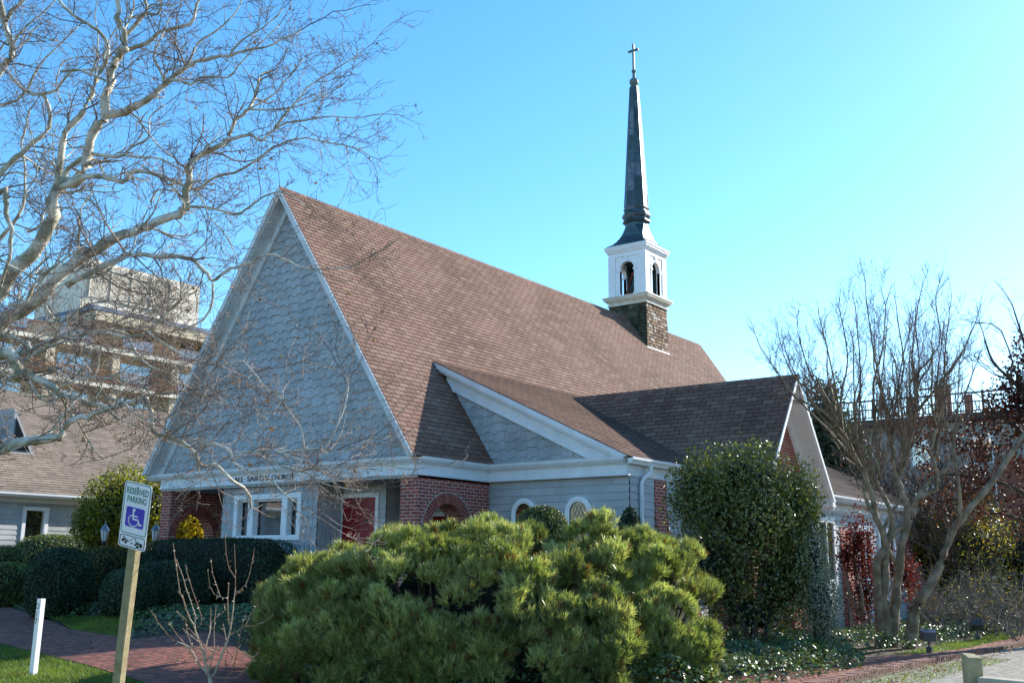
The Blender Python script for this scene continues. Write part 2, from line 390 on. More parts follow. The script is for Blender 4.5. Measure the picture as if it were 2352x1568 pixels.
def blob(mb, c, r, mi=0, n=10, m=7, wob=.08, zmin=None, rng=random):  # opaque filler added behind the leaves, its dark colour is inner shade
    """uneven dark mass of painted inner shade"""
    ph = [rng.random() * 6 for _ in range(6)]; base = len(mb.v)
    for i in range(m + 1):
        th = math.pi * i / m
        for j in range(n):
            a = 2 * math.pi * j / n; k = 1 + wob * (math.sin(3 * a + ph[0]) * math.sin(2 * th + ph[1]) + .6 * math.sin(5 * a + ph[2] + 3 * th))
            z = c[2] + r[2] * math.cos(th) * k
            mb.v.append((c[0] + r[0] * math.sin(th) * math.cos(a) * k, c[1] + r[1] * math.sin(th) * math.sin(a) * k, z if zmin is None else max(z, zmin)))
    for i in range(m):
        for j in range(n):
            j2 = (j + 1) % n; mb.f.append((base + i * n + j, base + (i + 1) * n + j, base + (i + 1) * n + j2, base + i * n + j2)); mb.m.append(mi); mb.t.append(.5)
def ell_pts(n, c, r, shell=.25, zmin=-9, lump=0.):
    """points and outward normals near the surface of an ellipsoid, evenly by area enough"""
    c, r = np.array(c, float), np.array(r, float)
    d = unit(RNG.normal(0, 1, (n, 3))); k = 1 - shell * RNG.random(n) ** 1.6; spr = RNG.random(n) < .05; k = np.where(spr, 1 + .12 * RNG.random(n), k)
    if lump:
        ph = RNG.uniform(0, 6, 6)
        k = k * (1 + lump * (np.sin(5 * d[:, 0] + ph[0]) * np.sin(4 * d[:, 1] + ph[1]) + .7 * np.sin(9 * d[:, 0] + 7 * d[:, 2] + ph[2]) * np.sin(8 * d[:, 1] + ph[3])))
    P = c + d * r * k[:, None]; N = unit(d / r); ok = P[:, 2] > zmin
    return P[ok], N[ok]
#PARTS
# ------------------------------------------------------------------ terrain, paths
def terrain():
    xs = np.concatenate([np.linspace(-600, -40, 12), np.arange(-36, 26, .8), np.linspace(30, 600, 12)]); ys = np.concatenate([np.linspace(-600, -34, 12), np.arange(-30, 40, .8), np.linspace(44, 700, 12)])
    mb = MB(); nx = len(xs)
    for y in ys:
        for x in xs:
            mb.v.append((x, y, gz(x, y)))
    for j in range(len(ys) - 1):
        for i in range(nx - 1):
            mb.f.append((j * nx + i, j * nx + i + 1, (j + 1) * nx + i + 1, (j + 1) * nx + i)); mb.m.append(0); mb.t.append(.5)
    tag(mb.build('ground', M['soil'], smooth=True), kind='structure')
terrain()
def strip(name, left, right, m, lift, uv=True, thick=0., sub=10):
    """paving draped on the ground between two edge lines"""
    def res(L):
        out = []
        for a, b in zip(L[:-1], L[1:]):
            for k in range(sub): out.append((a[0] + (b[0] - a[0]) * k / sub, a[1] + (b[1] - a[1]) * k / sub))
        return out + [L[-1]]
    A, B = res(left), res(right); mb = MB(); K = 6
    g = []
    for a, b in zip(A, B):
        g.append([(a[0] + (b[0] - a[0]) * k / K, a[1] + (b[1] - a[1]) * k / K) for k in range(K + 1)])
    for i in range(len(g) - 1):
        for k in range(K):
            q = [g[i][k], g[i][k + 1], g[i + 1][k + 1], g[i + 1][k]]
            mb.poly([(x, y, gz(x, y) + lift) for x, y in q])
    return tag(mb.build(name, m, uv=uv), kind='structure')
# path in front of the church: lawn-side edge, then bed-side edge
path_lo = [(-14, -2.0), (-8.6, -4.5), (-4.1, -5.85), (-1.3, -6.35), (1.35, -6.75), (4.4, -8.0), (8, -11)]
path_hi = [(-14, -1.0), (-8.2, -3.35), (-3.74, -4.75), (-1.44, -5.05), (-.5, -4.15), (3.4, -5.9), (8, -9)]
strip('brick_path', path_lo, path_hi, M['paver'], .02)
walk_l = [(6.6, -3.5), (7.0, 2.6), (7.3, 4.6), (7.75, 6.0), (8.0, 8.0), (8.0, 11.0), (7.9, 16), (7.6, 26)]
walk_r = [(7.9, -3.5), (8.0, 2.6), (8.05, 4.6), (8.15, 6.0), (8.3, 8.0), (8.4, 11.0), (8.3, 16), (8.1, 26)]
strip('brick_walk', walk_l, walk_r, M['paver'], .05)
mb = MB()
for a, b in zip(walk_r[:-1], walk_r[1:]):
    n = max(1, int(math.hypot(b[0] - a[0], b[1] - a[1]) / .11))
    for k in range(n):
        x = a[0] + (b[0] - a[0]) * k / n; y = a[1] + (b[1] - a[1]) * k / n
        mb.obox((x, y, -.02), (.2, random.uniform(-.006, .006), 0), (0, .1, 0), (0, 0, .085 + random.uniform(0, .012)), 0, random.random())
M['kerbbrick'] = mat('worn kerb brick', (.20, .095, .075), .9, .2, 6, .3, .3)
tag(mb.build('kerb', M['kerbbrick']), kind='structure')
strip('gravel_drive', [(8.35, -14), (8.38, 2.6), (8.5, 6), (8.7, 11), (8.6, 26)], [(30, -14), (30, 2.6), (30, 6), (30, 11), (30, 26)], M['gravel'], .012, uv=False)
strip('lawn', [(-16, -12), (-10, -12), (-3, -12), (3, -12), (5, -12)], [(-16, -1.8), (-8.6, -4.5), (-4.1, -5.85), (1.35, -6.75), (4.4, -8.0)], M['turf'], .010, uv=False)

# ------------------------------------------------------------------ the church
church = root('church', (-4.436, 8., .0), 'grey shingled church with steep brown roof and white belfry under a dark spire', 'church')
ZE, WCH, XC, ZR, LEN, TA, WT = 3.7, 8.871, -4.4355, 10.201, 21.458, 2.40, 3.432
SL = (ZR - ZE) / (WCH / 2); SLEN = math.hypot(ZR - ZE, WCH / 2)
AS = .4764; WZ, WY, WX = 5.90, 7.30, 4.94          # aisle slope; wing ridge height, line and gable edge
def roof_tone(r): return min(1, max(0, r.gauss(.5, .27)))
# main roof: right slope in view, left slope behind
mb = MB(); Vr = np.array([-WCH / 2, 0, ZR - ZE]) / SLEN
v6 = (6.0 - ZE) / (ZR - ZE) * SLEN
shingles(mb, (0, -.12, ZE), (0, 1, 0), Vr, [(0, 0), (2.75, 0), (2.75, SLEN), (0, SLEN)], .125, .30, .30, .013, ntone=roof_tone, reg=True, gap=.009)
shingles(mb, (0, -.12, ZE), (0, 1, 0), Vr, [(2.75, v6), (LEN + .12, v6), (LEN + .12, SLEN), (2.75, SLEN)], .125, .30, .30, .013, ntone=roof_tone, reg=True, gap=.009, vstart=0.)
mb.poly([(-WCH, -.12, ZE), (-WCH, LEN, ZE), (XC, LEN, ZR), (XC, -.12, ZR)][::-1], 1)
mb.poly([(0, LEN, ZE), (-WCH, LEN, ZE), (XC, LEN, ZR)], 1)
for k in range(int((LEN + .1) / .125)):            # ridge caps
    y = -.12 + k * .125
    for sx in (1, -1):
        a = np.array([XC, y, ZR + .022]); d = np.array([sx * WCH / 2, 0, -(ZR - ZE)]) / SLEN * .15
        t = random.random(); mb.poly([a, a + [0, .16, .004 - .012], a + d + [0, .16, -.008], a + d], 0, t)
mb.build('roof', [M['roof'], M['roof_under']], church)
# front gable wall of staggered shingles
mb = MB(); GY = .24
zg = 3.62; hw = (9.74 - zg) / SL
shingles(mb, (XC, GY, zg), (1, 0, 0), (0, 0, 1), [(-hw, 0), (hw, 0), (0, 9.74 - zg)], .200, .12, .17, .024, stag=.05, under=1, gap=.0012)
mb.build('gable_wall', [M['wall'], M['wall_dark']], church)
# rake trim: outer fascia, broad soffit and inner frieze board on both sides
mb = MB()
for s in (-1, 1):
    def rp(x, y, dz): return (XC + s * x, y, ZR - SL * x + dz)
    X1 = WCH / 2
    for (y0, y1, za, zb) in ((-.15, -.105, -.20, .0), (-.105, -.06, -.26, -.03), (-.06, GY - .05, -.215, -.16), (GY - .07, GY + .01, -.55, -.215), (GY - .10, GY - .07, -.30, -.215), (GY - .085, GY - .01, -.60, -.55)):
        e0 = 0 ; 
        def xe(dz): return min(X1, (ZR - ZE + dz) / SL)
        P = [rp(e0, y0, zb), rp(xe(zb), y0, zb), rp(xe(za), y0, za), rp(e0, y0, za)]
        mb.prism(P, (0, y1 - y0, 0))
mb.build('rake_board', M['trim_grey'], church)
# cornice and frieze round the porch front, right side and aisle front
def entab(name, a, b, out, m=None):
    """gutter, soffit shadow and frieze along the wall line a-b (xy); out = unit outward normal"""
    mb = MB(); a = np.array([*a, 0.]); b = np.array([*b, 0.]); d = b - a; o = np.array([*out, 0.])
    def pr(prof): mb.prism([a + o * q[0] + np.array([0, 0, q[1]]) for q in prof], d)
    pr([(0.00, 3.343), (.024, 3.343), (.034, 3.36), (.034, 3.375), (.012, 3.39), (.012, 3.575), (0.0, 3.575)])
    pr([(0, 3.575), (.05, 3.575), (.05, 3.60), (.085, 3.60), (.125, 3.66), (.125, 3.70), (0, 3.70)])
    pr([(.08, 3.70), (.135, 3.70), (.135, 3.712), (.08, 3.712)])
    return mb.build(name, m or M['trim'], church)
entab('front_frieze', (-8.42, .12), (-.12, .12), (0, -1))
mb = MB(); mb.prism([(-8.87, .12, 3.575), (-8.87, .07, 3.575), (-8.87, .07, 3.60), (-8.87, .035, 3.60), (-8.87, -.005, 3.66), (-8.87, -.005, 3.70), (-8.87, .12, 3.70)], (.45, 0, 0)); mb.box((-8.87, .12, 3.56), (-8.42, 2.5, 3.66)); mb.box((-8.44, .12, 3.343), (-8.42, 2.5, 3.56)); mb.build('eave_return', M['trim_grey'], church)
entab('side_frieze', (-.117, .125), (-.117, 2.395), (1, 0))
entab('aisle_frieze', (-.117, 2.40), (3.307, 2.40), (0, -1))
mb = MB(); mb.box((-8.41, .13, 3.30), (-.13, 2.5, 3.36)); mb.build('porch_ceiling', M['ceiling'], church)
mb = MB(); mb.box((-8.45, .1, .0), (-.13, 2.5, .86)); mb.build('porch_floor', M['paver'], church, uv=True)
# lettering on the frieze
def text_part(txt, name, h, m, parent, origin, xax, yax, shear=0., width=None, depth=.006, align='LEFT', bold=0.):
    cu = bpy.data.curves.new(name, 'FONT'); cu.body = txt; cu.size = 1.0; cu.extrude = .0; cu.align_x = align; cu.shear = shear; cu.offset = bold
    tmp = bpy.data.objects.new(name, cu); COL.objects.link(tmp)
    me = bpy.data.meshes.new_from_object(tmp.evaluated_get(bpy.context.evaluated_depsgraph_get())); bpy.data.objects.remove(tmp); bpy.data.curves.remove(cu)
    n = len(me.vertices); co = np.zeros(n * 3, np.float32); me.vertices.foreach_get('co', co); co = co.reshape(-1, 3)
    lo, hi = co.min(0), co.max(0); k = h / .70; kx = k if width is None else width / (hi[0] - lo[0])
    x0 = lo[0] if align == 'LEFT' else (lo[0] + hi[0]) / 2
    xa, ya = np.array(xax, float), np.array(yax, float); na = np.cross(xa, ya); O = np.array(origin, float)
    faces = [tuple(p.vertices) for p in me.polygons]; ed = {}
    for f in faces:
        for i in range(len(f)):
            e = (f[i], f[(i + 1) % len(f)]); ed[e] = ed.get(e, 0) + 1
    P = O + (co[:, :1] - x0) * kx * xa + co[:, 1:2] * k * ya
    mb = MB(); mb.v = [tuple(p + na * depth) for p in P] + [tuple(p) for p in P]
    for f in faces: mb.f.append(f); mb.m.append(0); mb.t.append(.5)
    for (i, j) in ed:
        if (j, i) not in ed: mb.f.append((i, j, j + n, i + n)); mb.m.append(0); mb.t.append(.5)
    bpy.data.meshes.remove(me)
    return mb.build(name, m, parent)
for wd_, x_, w_ in (("ALL", -5.66, .34), ("SAINTS'", -5.20, .74), ("CHURCH", -4.38, .70)):
    text_part(wd_, 'lettering', .115, M['lettering'], church, (x_, .104, 3.415), (1, 0, 0), (0, 0, 1), width=w_, depth=.012)
# brick arch walls at both ends of the porch
def brick_end(name, x0, x1, c, r0):
    mb = MB(); f = lambda s, t, z: (t, s, z)
    arched_wall(mb, f, .17, 2.46, .3, 3.36, c, r0 - .003, 2.245, x0, x1)
    o = mb.build(name, M['brick'], church, uv=True)
    r1, zc = r0 + .212, 2.245
    for fx, sg in ((x1, 1), (x0, -1)):
        n = 31; v = MB()
        for i in range(n):
            a0, a1 = math.pi * (i + .08) / n, math.pi * (i + .92) / n
            q = [(c - r * math.cos(a), zc + r * math.sin(a)) for r, a in ((r0, a0), (r0, a1), (r1, a1), (r1, a0))]
            v.prism([(fx - sg * .002, s, z) for s, z in q], (sg * .010, 0, 0), 0, random.random())
        arch_band(v, lambda s, t, z: (t, s, z), c, r0, r1 + .022, zc - .01, zc, fx, fx + sg * .005, 1)
        v.build('arch_ring', [M['voussoir'], M['mortar']], o)
brick_end('brick_arch_wall', -.59, -.13, 1.11, .588); brick_end('brick_arch_wall', -8.42, -8.06, .93, .55)
# shingled entry bay with the triple window
mb = MB(); BX0, BX1, BY = -6.2, -3.04, .27
wx0, wx1, wz0, wz1 = -5.70, -3.60, 2.20, 3.03
for reg in ([(BX0, .8), (wx0, .8), (wx0, 3.345), (BX0, 3.345)], [(wx1, .8), (BX1, .8), (BX1, 3.345), (wx1, 3.345)], [(wx0, wz1), (wx1, wz1), (wx1, 3.345), (wx0, 3.345)], [(wx0, .8), (wx1, .8), (wx1, wz0), (wx0, wz0)]):
    shingles(mb, (0, BY, 0), (1, 0, 0), (0, 0, 1), reg, .192, .10, .20, .018, vstart=3.345 - .192 * 13)
shingles(mb, (BX1, BY, 0), (0, 1, 0), (0, 0, 1), [(0, .8), (.75, .8), (.75, 3.345), (0, 3.345)], .192, .10, .20, .018, vstart=3.345 - .192 * 13)
shingles(mb, (BX0, 2.4, 0), (0, -1, 0), (0, 0, 1), [(0, .8), (2.13, .8), (2.13, 3.345), (0, 3.345)], .192, .10, .20, .018, vstart=3.345 - .192 * 13)
bay = mb.build('entry_bay', [M['wall'], M['wall_dark']], church)
mb = MB()
for a, b in (((wx0 - .06, BY - .05, wz1 - .02), (wx1 + .06, BY + .02, wz1 + .10)), ((wx0 - .06, BY - .05, wz0 - .09), (wx1 + .06, BY + .02, wz0 + .01))):
    mb.box(a, b)
for x0, x1 in ((wx0 - .06, wx0 + .06), (-5.27, -5.09), (-4.15, -3.97), (wx1 - .06, wx1 + .06)):
    mb.box((x0, BY - .045, wz0 + .01), (x1, BY + .20, wz1 - .02))
mb.box((wx0 + .06, BY + .03, wz0 - .02), (wx1 - .06, BY + .2, wz0 + .03)); mb.box((wx0 + .06, BY + .03, wz1 - .06), (wx1 - .06, BY + .2, wz1 + .0))
win = mb.build('window', M['white'], church, bevel=.006)
for x0, x1 in ((wx0 + .06, -5.27), (-5.09, -4.15), (-3.97, wx1 - .06)):
    p = MB(); p.box((x0, BY + .14, wz0 + .03), (x1, BY + .15, wz1 - .06)); p.build('pane', M['glass'], win)
    p = MB()
    for q in ((x0, x0 + .025, wz0 + .03, wz1 - .06), (x1 - .025, x1, wz0 + .03, wz1 - .06), (x0 + .025, x1 - .025, wz0 + .03, wz0 + .055), (x0 + .025, x1 - .025, wz1 - .085, wz1 - .06)):
        p.box((q[0], BY + .115, q[2]), (q[1], BY + .138, q[3]))
    p.build('sash', M['black'], win)
mb = MB(); mb.box((BX0 + .05, BY + .6, .9), (BX1 - .05, BY + .62, 3.3)); mb.build('interior_wall', M['ceiling'], church)
# recessed porch walls and the red doors
mb = MB(); DY = 1.0; dx0, dx1, dz1 = -3.00, -2.02, 3.02
for reg in ([(BX1, dz1), (-1.75, dz1), (-1.75, 3.345), (BX1, 3.345)], [(dx1, .8), (-1.75, .8), (-1.75, dz1), (dx1, dz1)]):
    shingles(mb, (0, DY, 0), (1, 0, 0), (0, 0, 1), reg, .192, .5, .9, .016, gap=.0008, vstart=3.345 - .192 * 13)
shingles(mb, (-1.75, DY, 0), (0, 1, 0), (0, 0, 1), [(0, .8), (1.4, .8), (1.4, 3.345), (0, 3.345)], .192, .5, .9, .016, gap=.0008, vstart=3.345 - .192 * 13)
mb.build('porch_wall', [M['wall'], M['wall_dark']], church); mb = MB()
shingles(mb, (0, 2.4, 0), (1, 0, 0), (0, 0, 1), [(-1.75, .8), (-.13, .8), (-.13, 3.345), (-1.75, 3.345)], .192, .5, .9, .016, gap=.0008, vstart=3.345 - .192 * 13)
mb.build('porch_wall', [M['wall'], M['wall_dark']], church); mb = MB()
shingles(mb, (0, 2.4, 0), (1, 0, 0), (0, 0, 1), [(-8.08, .8), (BX0, .8), (BX0, 3.345), (-8.08, 3.345)], .192, .5, .9, .016, gap=.0008, vstart=3.345 - .192 * 13)
mb.build('porch_wall', [M['wall'], M['wall_dark']], church)
def red_door(x0, x1, y, zt):
    mb = MB(); mb.box((x0, y - .035, .87), (x1, y + .03, zt))
    for i in range(1, 4):
        x = x0 + (x1 - x0) * i / 4; mb.box((x - .006, y - .041, .9), (x + .006, y - .033, zt - .03))
    d = mb.build('door', M['red'], church)
    f = MB(); w = .09
    f.box((x0 - w, y - .05, .87), (x0, y + .02, zt + w)); f.box((x1, y - .05, .87), (x1 + w, y + .02, zt + w)); f.box((x0, y - .05, zt), (x1, y + .02, zt + w))
    f.build('door_frame', M['trim'], d)
    h = MB()
    for z in (1.25, 2.5): hg = MB(); hg.box((x1 - .30, y - .048, z), (x1, y - .036, z + .05)); hg.build('hinge', M['black'], d)
    h.tube([(x0 + .09, y - .10, 1.75), (x0 + .09, y - .10, 2.1)], .014, 8); h.box((x0 + .06, y - .11, 1.72), (x0 + .12, y - .036, 1.76)); h.box((x0 + .06, y - .11, 2.09), (x0 + .12, y - .036, 2.13))
    h.build('handle', M['black'], d)
red_door(dx0, dx1, DY, dz1); red_door(-1.62, -.80, 2.39, 2.66)
# aisle: front wall, gable triangle, side wall
mb = MB()
shingles(mb, (0, 2.5, 0), (1, 0, 0), (0, 0, 1), [(-.55, 0), (3.3, 0), (3.3, 3.345), (-.55, 3.345)], .152, .5, .9, .017, gap=.0008, vstart=3.345 - .152 * 22)
shingles(mb, (3.3, 2.5, 0), (0, 1, 0), (0, 0, 1), [(0, 0), (3.6, 0), (3.6, 3.345), (0, 3.345)], .152, .5, .9, .017, gap=.0008, vstart=3.345 - .152 * 22)
mb.build('aisle_wall', [M['wall'], M['wall_dark']], church)
mb = MB(); GYA = 2.50
def az(x): return ZE + AS * (WT - x)
tri = [(0.0, 3.66), (2.78, 3.66), (-1.42, az(-1.42) - .35), (-1.55, az(-1.55) - .35)]
def mainx(z): return (ZE - z) / SL
tri = [(mainx(3.66) - .05, 3.66), (2.72, 3.66), (-1.30, az(-1.30) - .36), (mainx(az(-1.3) - .36) - .05, az(-1.3) - .36)]
shingles(mb, (0, GYA, 0), (1, 0, 0), (0, 0, 1), tri, .195, .12, .17, .024, stag=.05, vstart=3.66, gap=.0012)
mb.build('aisle_gable', [M['wall'], M['wall_dark']], church)
mb = MB()
xa = -1.70
for (y0, y1, za, zb, xs) in ((2.27, 2.31, -.12, .0, xa), (2.31, 2.35, -.17, -.03, xa + .05), (2.35, 2.44, -.13, -.09, xa + .1), (2.42, 2.515, -.44, -.13, xa + .35), (2.40, 2.42, -.20, -.13, xa + .15), (2.405, 2.49, -.475, -.44, xa + .42)):
    def q(x, dz): return (x, y0, az(x) + dz)
    xe1 = WT + min(0, zb) / AS - .02; xe2 = WT + za / AS - .02
    mb.prism([q(xs, zb), (xe1, y0, az(xe1) + zb), (max(xs, xe2), y0, az(max(xs, xe2)) + za), q(xs, za)], (0, y1 - y0, 0))
mb.build('aisle_rake', M['trim'], church)
mb = MB(); al = math.hypot(1, AS); Va = np.array([-1, 0, AS]) / al
shingles(mb, (WT + .02, 2.27, ZE + .0), (0, 1, 0), Va, [(0, 0), (8.2, 0), (8.2, 5.15 * al), (0, 5.15 * al)], .125, .30, .30, .013, ntone=roof_tone, reg=True, gap=.009)
mb.poly([(WT + .02, 10.5, ZE), (-1.7, 10.5, az(-1.7)), (-1.7, LEN, az(-1.7)), (WT + .02, LEN, ZE)], 1)
mb.build('aisle_roof', [M['roof'], M['roof_under']], church)
# arched aisle windows
for xc in (.80, 2.15):
    f = lambda s, t, z: (s, t, z)
    w = MB(); arch_band(w, f, xc, .215, .315, 1.75, 2.665, 2.43, 2.50); arch_band(w, f, xc, .255, .285, 1.75, 2.665, 2.415, 2.44); w.box((xc - .35, 2.40, 1.68), (xc + .35, 2.50, 1.75))
    wo = w.build('arched_window', M['white'], church)
    p = MB(); A = arch_pts(xc, .217, 1.75, 2.665, 16); p.poly([(s, 2.462, z) for s, z in A]); p.build('pane', M['stained'], wo)
    p = MB()
    for k in range(-2, 3):
        for sg in (1, -1):
            for j in range(6):
                x0_ = xc + k * .09; z0_ = 1.8 + j * .17
                if abs(x0_ - xc) < .15 and z0_ < 2.72: p.tube([(x0_, 2.459, z0_), (x0_ + sg * .05, 2.459, z0_ + .085), (x0_, 2.459, z0_ + .17)], .003, 3)
    p.build('lead_line', M['black'], wo)
# side gutter with the downpipe, side frieze of the aisle, brick buttress
def gutter(name, x, y0, y1, z, out=1):
    mb = MB(); d = (0, y1 - y0, 0)
    mb.prism([(x, y0, z - .115), (x + .06, y0, z - .115), (x + .085, y0, z - .07), (x + .115, y0, z - .05), (x + .12, y0, z), (x + .105, y0, z), (x + .10, y0, z - .02), (x, y0, z - .02)], d)
    mb.prism([(x, y0 - .003, z - .125), (x + .062, y0 - .003, z - .125), (x + .062, y0 - .003, z - .117), (x, y0 - .003, z - .117)], (0, y1 - y0 + .006, 0))
    for k in range(int((y1 - y0) / 1.0)): mb.box((x, y0 + .5 + k, z - .005), (x + .125, y0 + .53 + k, z + .008))
    return mb.build(name, M['gutter'], church)
gutter('gutter', 3.38, 2.33, 5.3, 3.70)
mb = MB(); mb.prism([(3.30, 2.5, 3.343), (3.325, 2.5, 3.343), (3.335, 2.5, 3.37), (3.312, 2.5, 3.39), (3.312, 2.5, 3.57), (3.38, 2.5, 3.57), (3.38, 2.5, 3.62), (3.30, 2.5, 3.62)], (0, 3.2, 0)); mb.box((3.295, 2.40, 3.343), (3.338, 2.5, 3.70)); mb.build('side_frieze', M['trim_grey'], church)
mb = MB(); mb.tube([(3.44, 3.12, 3.60), (3.44, 3.12, 3.50), (3.43, 3.09, 3.44), (3.37, 2.92, 3.30), (3.36, 2.88, 3.22), (3.36, 2.87, 3.14), (3.36, 2.87, .25)], [.042] * 7, 10); mb.build('downpipe', M['gutter'], church, smooth=False)
def buttress(name, x, y0, y1, zt, zf, run, base=0.):
    mb = MB(); K = 8; prof = [(0, zt)] + [(.03 + run * (1 - math.cos(1.2 * k / K)) * 1.0, zf - (zf - base - .8) * k / K) for k in range(K + 1)] + [(.03 + run * (1 - math.cos(1.2)), base)]
    L_ = [(x, a, z) for a in () for z in ()]
    P = [(x + d_, z) for d_, z in ([(.03, zt)] + prof[1:])]
    poly = [(x - .05, base)] + [(x - .05, zt)] + P
    mb.prism([(a, y0, z) for a, z in poly], (0, y1 - y0, 0)); return mb.build(name, M['brick'], church, uv=True)
buttress('brick_buttress', 3.30, 3.47, 3.97, 3.35, 2.86, 1.1)
# wing: steep brown roof with its brick gable towards the drive
mb = MB(); WH = 1.98; ws = (WZ - 3.2) / WH; wl_ = math.hypot(1, ws)
Vw = np.array([0, 1, ws]) / wl_; L_ = WH * wl_
k37 = (3.7 - 3.2) / ws * wl_
shingles(mb, (0, WY - WH, 3.2), (1, 0, 0), Vw, [(3.42, 0), (WX, 0), (WX, L_), (3.42, L_)], .125, .30, .30, .013, ntone=roof_tone, reg=True, gap=.009)
shingles(mb, (0, WY - WH, 3.2), (1, 0, 0), Vw, [(3.42, k37), (3.42, L_), (-1.75, L_)], .125, .30, .30, .013, ntone=roof_tone, reg=True, gap=.009, vstart=0.)
Vw2 = np.array([0, -1, ws]) / wl_
mb.poly([(WX, WY + WH, 3.2), (-1.7, WY + WH, 3.2), (-1.7, WY, WZ), (WX, WY, WZ)], 1)
for k in range(int(6.4 / .125)):
    x = WX - (k + 1) * .125; t = random.random()
    for sg in (1, -1):
        a = np.array([x, WY, WZ + .02]); d = np.array([0, sg, -ws]) / wl_ * .14; mb.poly([a, a + [.16, 0, .006], a + d + [.16, 0, .006], a + d], 0, t)
mb.build('wing_roof', [M['roof'], M['roof_under']], church)
mb = MB(); mb.poly([(4.45, WY - WH + .25, 0), (4.45, WY + WH - .25, 0), (4.45, WY + WH - .25, 3.15), (4.45, WY, WZ - .3), (4.45, WY - WH + .25, 3.15)]); mb.poly([(3.4, WY - WH + .25, 0), (4.45, WY - WH + .25, 0), (4.45, WY - WH + .25, 3.15), (3.4, WY - WH + .25, 3.15)])
mb.build('wing_gable', M['brick'], church, uv=True)
mb = MB()
for s in (-1, 1):
    def rp2(y, x, dz): return (x, WY + s * y, WZ - ws * y + dz)
    for (x0, x1, za, zb) in ((4.90, 4.96, -.14, .0), (4.86, 4.90, -.19, -.025), (4.50, 4.86, -.17, -.12), (4.44, 4.50, -.44, -.17), (4.50, 4.54, -.25, -.17)):
        P = [rp2(0, x0, zb), rp2(WH + .02, x0, zb), rp2(WH + .02, x0, za), rp2(0, x0, za)]
        mb.prism(P, (x1 - x0, 0, 0))
    yb = WY + s * (WH - .02)
    mb.box((4.40, yb - .16, 3.02), (4.96, yb + .05, 3.13)); mb.box((4.40, yb - .13, 2.96), (4.93, yb + .02, 3.02))
mb.build('wing_rake', M['white'], church)
# low side wing beyond, with gutter, windows and a brick buttress
mb = MB(); lx = 4.62; ls = .44; ll = math.hypot(1, ls); Vl = np.array([-1, 0, ls]) / ll
shingles(mb, (lx, WY + 1.2, 3.36), (0, 1, 0), Vl, [(0, 0), (20.5 - WY - 1.2, 0), (20.5 - WY - 1.2, 4.2 * ll), (0, 4.2 * ll)], .125, .30, .30, .013, ntone=roof_tone, reg=True, gap=.009)
mb.build('low_roof', [M['roof_low'], M['roof_under']], church)
mb = MB(); lwx = 4.30
shingles(mb, (lwx, WY + 1.7, 0), (0, 1, 0), (0, 0, 1), [(0, 0), (11.3, 0), (11.3, 3.1), (0, 3.1)], .152, .5, .9, .017, gap=.0008, vstart=3.1 - .152 * 20)
mb.build('low_wall', [M['wall'], M['wall_dark']], church)
mb = MB(); mb.prism([(lwx, WY + 1.7, 3.0), (lwx + .025, WY + 1.7, 3.0), (lwx + .035, WY + 1.7, 3.03), (lwx + .015, WY + 1.7, 3.05), (lwx + .015, WY + 1.7, 3.22), (lwx + .28, WY + 1.7, 3.22), (lwx + .28, WY + 1.7, 3.27), (lwx, WY + 1.7, 3.27)], (0, 11.4, 0)); mb.build('low_frieze', M['trim_grey'], church)
gutter('gutter', lx - .04, WY + 1.95, 20.5, 3.37)
for y0, y1, z0, z1 in ((9.75, 10.75, 1.35, 2.72), (12.6, 13.6, 1.35, 2.6), (14.4, 15.6, 1.35, 2.6)):
    w = MB()
    for q in ((y0 - .12, y0, z0 - .12, z1 + .14), (y1, y1 + .12, z0 - .12, z1 + .14), (y0, y1, z1, z1 + .14), (y0, y1, z0 - .12, z0), ((y0 + y1) / 2 - .03, (y0 + y1) / 2 + .03, z0, z1)): w.box((lwx, q[0], q[2]), (lwx + .06, q[1], q[3]))
    w.box((lwx, y0 - .12, .45), (lwx + .04, y1 + .12, z0 - .12)); wo = w.build('side_window', M['white'], church)
    p = MB(); p.box((lwx + .018, y0, z0), (lwx + .026, y1, z1)); p.build('pane', M['glass'], wo)
buttress('brick_buttress', lwx, 11.3, 12.2, 2.6, 2.5, .5); buttress('brick_buttress', lwx, 16.6, 17.3, 2.9, 2.6, 1.3)
mb = MB()
for k in range(3): mb.box((4.46, 6.6, 0), (5.5 - k * .3, 8.0, .18 * (k + 1)))
mb.build('brick_steps', M['paver'], church, uv=True)
mb = MB(); mb.tube([(5.5, 8.2, .05), (5.5, 8.2, .95), (4.6, 8.2, 1.35)], .02, 8); mb.tube([(4.62, 8.2, .5), (4.62, 8.2, 1.34)], .02, 8); mb.build('handrail', M['black'], church)

# ------------------------------------------------------------------ belfry and spire (part of the church)
TX, TY, TH = XC, 16.6, .74
mb = MB()
tb, tt = .79, .745
for sx, sy, Uv, off in ((1, 0, (0, 1, 0), None), (0, -1, (1, 0, 0), None), (-1, 0, (0, -1, 0), None), (0, 1, (-1, 0, 0), None)):
    Uv = np.array(Uv, float); nrm = np.array([sx, sy, 0.]); z0, z1 = (8.85, 10.70)
    tp = [(-tb, 0), (tb, 0), (tt, z1 - z0), (-tt, z1 - z0)]
    O = np.array([TX, TY, z0]) + nrm * tb; Vv = (np.array([TX, TY, z1]) + nrm * tt - O); Vv /= np.linalg.norm(Vv)
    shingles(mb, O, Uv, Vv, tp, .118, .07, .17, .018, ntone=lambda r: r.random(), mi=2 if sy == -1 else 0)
tower = mb.build('bell_tower', [M['cedar'], M['wall_dark'], M['dark_green']], church)
def onroof(y, d): return (XC + d, y, ZR - SL * d + .025)
mb = MB(); mb.tube([onroof(17.4, .85), onroof(18.2, .98), onroof(19.2, 1.02), onroof(20.3, 1.12), onroof(21.5, 1.1)], .012, 5); mb.build('cable', M['stone'], church)
